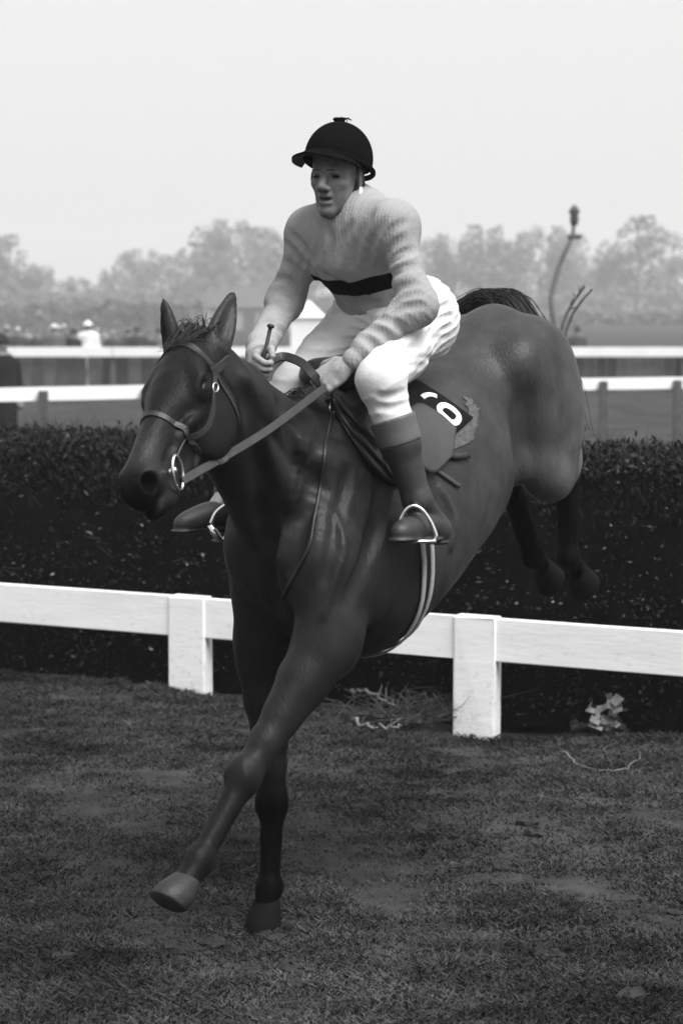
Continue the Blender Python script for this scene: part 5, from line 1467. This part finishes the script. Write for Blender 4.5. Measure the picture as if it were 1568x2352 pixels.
# felt pad with a ragged edge showing behind the cloth
pad = hthing('saddle_pad', HF.cast(1085, 990), 'pale ragged felt pad edge behind the number cloth', 'pad')
top = [(1066, 908), (1080, 918), (1096, 938), (1098, 968), (1092, 985), (1086, 1002), (1080, 1022)]
bot = [(1060, 912), (1072, 935), (1072, 950), (1060, 975), (1040, 1000), (1028, 1012), (1022, 1034)]
hpart('felt', patch(HF, [(u + rng.normal(0, 3.5), v + rng.normal(0, 3.0)) for u, v in resample(top, 24)], [(u + rng.normal(0, 3), v + rng.normal(0, 3)) for u, v in resample(bot, 20)], 60, 8, 0.001, 0.002), M_PAD, pad)

# bridle, bit and reins
bridle = hthing('bridle', hd(0.1, -0.1, 0), 'dark leather bridle with loose ring bit on the horse head', 'bridle')
def headstrap(name, pts, width=0.019, m=M_BRID, n=26, lift=0.001):
    P = HF.snap(resample(catmull(np.array([hd(*q) for q in pts]), 8), n), 22)
    return hpart(name, ribbon(P, HF.grad(P), width, 0.0028, lift), m, bridle, False)
headstrap('browband', [(0.085, -0.075, -0.105), (0.05, 0.01, -0.075), (0.035, 0.03, 0), (0.05, 0.01, 0.075), (0.085, -0.075, 0.105)], 0.022)
headstrap('headpiece', [(0.085, -0.075, -0.105), (0.02, -0.10, -0.09), (-0.05, -0.10, 0), (0.02, -0.10, 0.09), (0.085, -0.075, 0.105)], 0.024)
for s in (1, -1):
    headstrap('cheekpiece', [(0.085, -0.075, 0.105 * s), (0.16, -0.115, 0.105 * s), (0.25, -0.13, 0.10 * s), (0.34, -0.115, 0.085 * s), (0.425, -0.115, 0.07 * s)], 0.016)
    headstrap('throatlash', [(0.085, -0.08, 0.105 * s), (0.10, -0.17, 0.10 * s), (0.13, -0.26, 0.07 * s), (0.16, -0.30, 0.0)], 0.013)
    b = HF.snap(hd(0.13, -0.10, 0.105 * s)[None], 20)[0]
    hpart('buckle', tube(np.array([b + HSd * s * 0.006 + HA * (0.014 * math.cos(a)) + HN * (0.010 * math.sin(a)) for a in np.linspace(0, 6.28, 13)]), 0.002, 6, caps=False), M_STEEL, bridle)
nb = [(0.335, -0.09 + 0.115 * math.cos(a), 0.10 * math.sin(a)) for a in np.linspace(0, 2 * math.pi, 17)]
headstrap('noseband', [(x + 0.02 * (n_ + 0.09) / -0.1, n_, s_) for x, n_, s_ in nb], 0.016, n=48)
for s in (1, -1):
    C = HF.snap(hd(0.435, -0.112, 0.075 * s)[None], 20)[0] + HSd * s * 0.012
    e1, e2 = unit(HA * 0.9 - HN * 0.35), unit(HN + HSd * s * 0.25)
    ringc = C - HN * 0.012
    hpart('bit_ring', tube(np.array([ringc + (e1 * math.cos(a) + e2 * math.sin(a)) * 0.037 for a in np.linspace(0, 2 * math.pi, 25)]), 0.0042, 8, caps=False), M_STEEL, bridle)
    hpart('bit', tube(np.array([C - HSd * s * 0.04 + HA * 0.012, C + HSd * s * 0.004]), [0.009, 0.008], 10), M_STEEL, bridle)
    if s == 1: ringL = ringc - e2 * 0.03
    else: ringR = ringc - e2 * 0.03
GL = WR_L + HW_L * 0.085 + np.array([0.0, 0, -0.02])
ra = np.array([ringL, ringL * 0.5 + GL * 0.5 + np.array([0.0, 0.012, -0.008]), GL])
RP = catmull(ra, 10)
Nv = unit(EYEL - RP) * 0.6 + np.array([0, 0.6, 0.2])
hpart('rein', ribbon(RP, Nv, 0.022, 0.004), M_TAN, bridle, False)
hpart('rein_stop', ribbon(RP[4:6], Nv[4:6], 0.029, 0.007), M_PAD, bridle)
GR = WR_R + HW_R * 0.08
RQ = catmull(np.array([ringR, ringR * 0.55 + GR * 0.45 + np.array([0.0, -0.09, 0.0]), GR + np.array([0, -0.02, -0.01])]), 10)
hpart('rein', ribbon(RQ, np.tile(np.array([0.2, -1.0, 0.2]), (len(RQ), 1)), 0.026, 0.004), M_TAN, bridle)
# the slack of the reins bridged between the two hands
LP_ = catmull(np.array([LD(592, 858, GR), LD(612, 836, GR), L(648, 819, -0.03), L(690, 832, 0.03), L(716, 858, 0.08), LD(740, 886, GL)]), 6)
hpart('rein_bridge', ribbon(LP_, np.tile(unit(EYEL - LP_[0]) + np.array([0, 0, 0.3]), (len(LP_), 1)), 0.027, 0.004), M_BRID, bridle, False)

# running martingale down the shoulder
mart = hthing('martingale', HF.cast(720, 1200), 'thin martingale strap running down the shoulder to the breast', 'strap')
mt = strap_px(HF, [(762, 952), (748, 1020), (738, 1100), (722, 1190), (708, 1262), (672, 1330), (650, 1372)], 0.011, 0.003, 0.003, 36)
hpart('strap', mt, M_BRID, mart)
mr0 = HF.cast(760, 945)
hpart('ring', tube(np.array([mr0 + HF.grad(mr0[None])[0] * 0.012 + np.array([0.012 * math.cos(a), 0, 0.016 * math.sin(a)]) for a in np.linspace(0, 6.28, 15)]), 0.0028, 6, caps=False), M_STEEL, mart)
hpart('fork', tube(np.array([mr0 + HF.grad(mr0[None])[0] * 0.012, GL + np.array([0, 0.01, -0.02])]), 0.005, 6), M_BRID, mart)
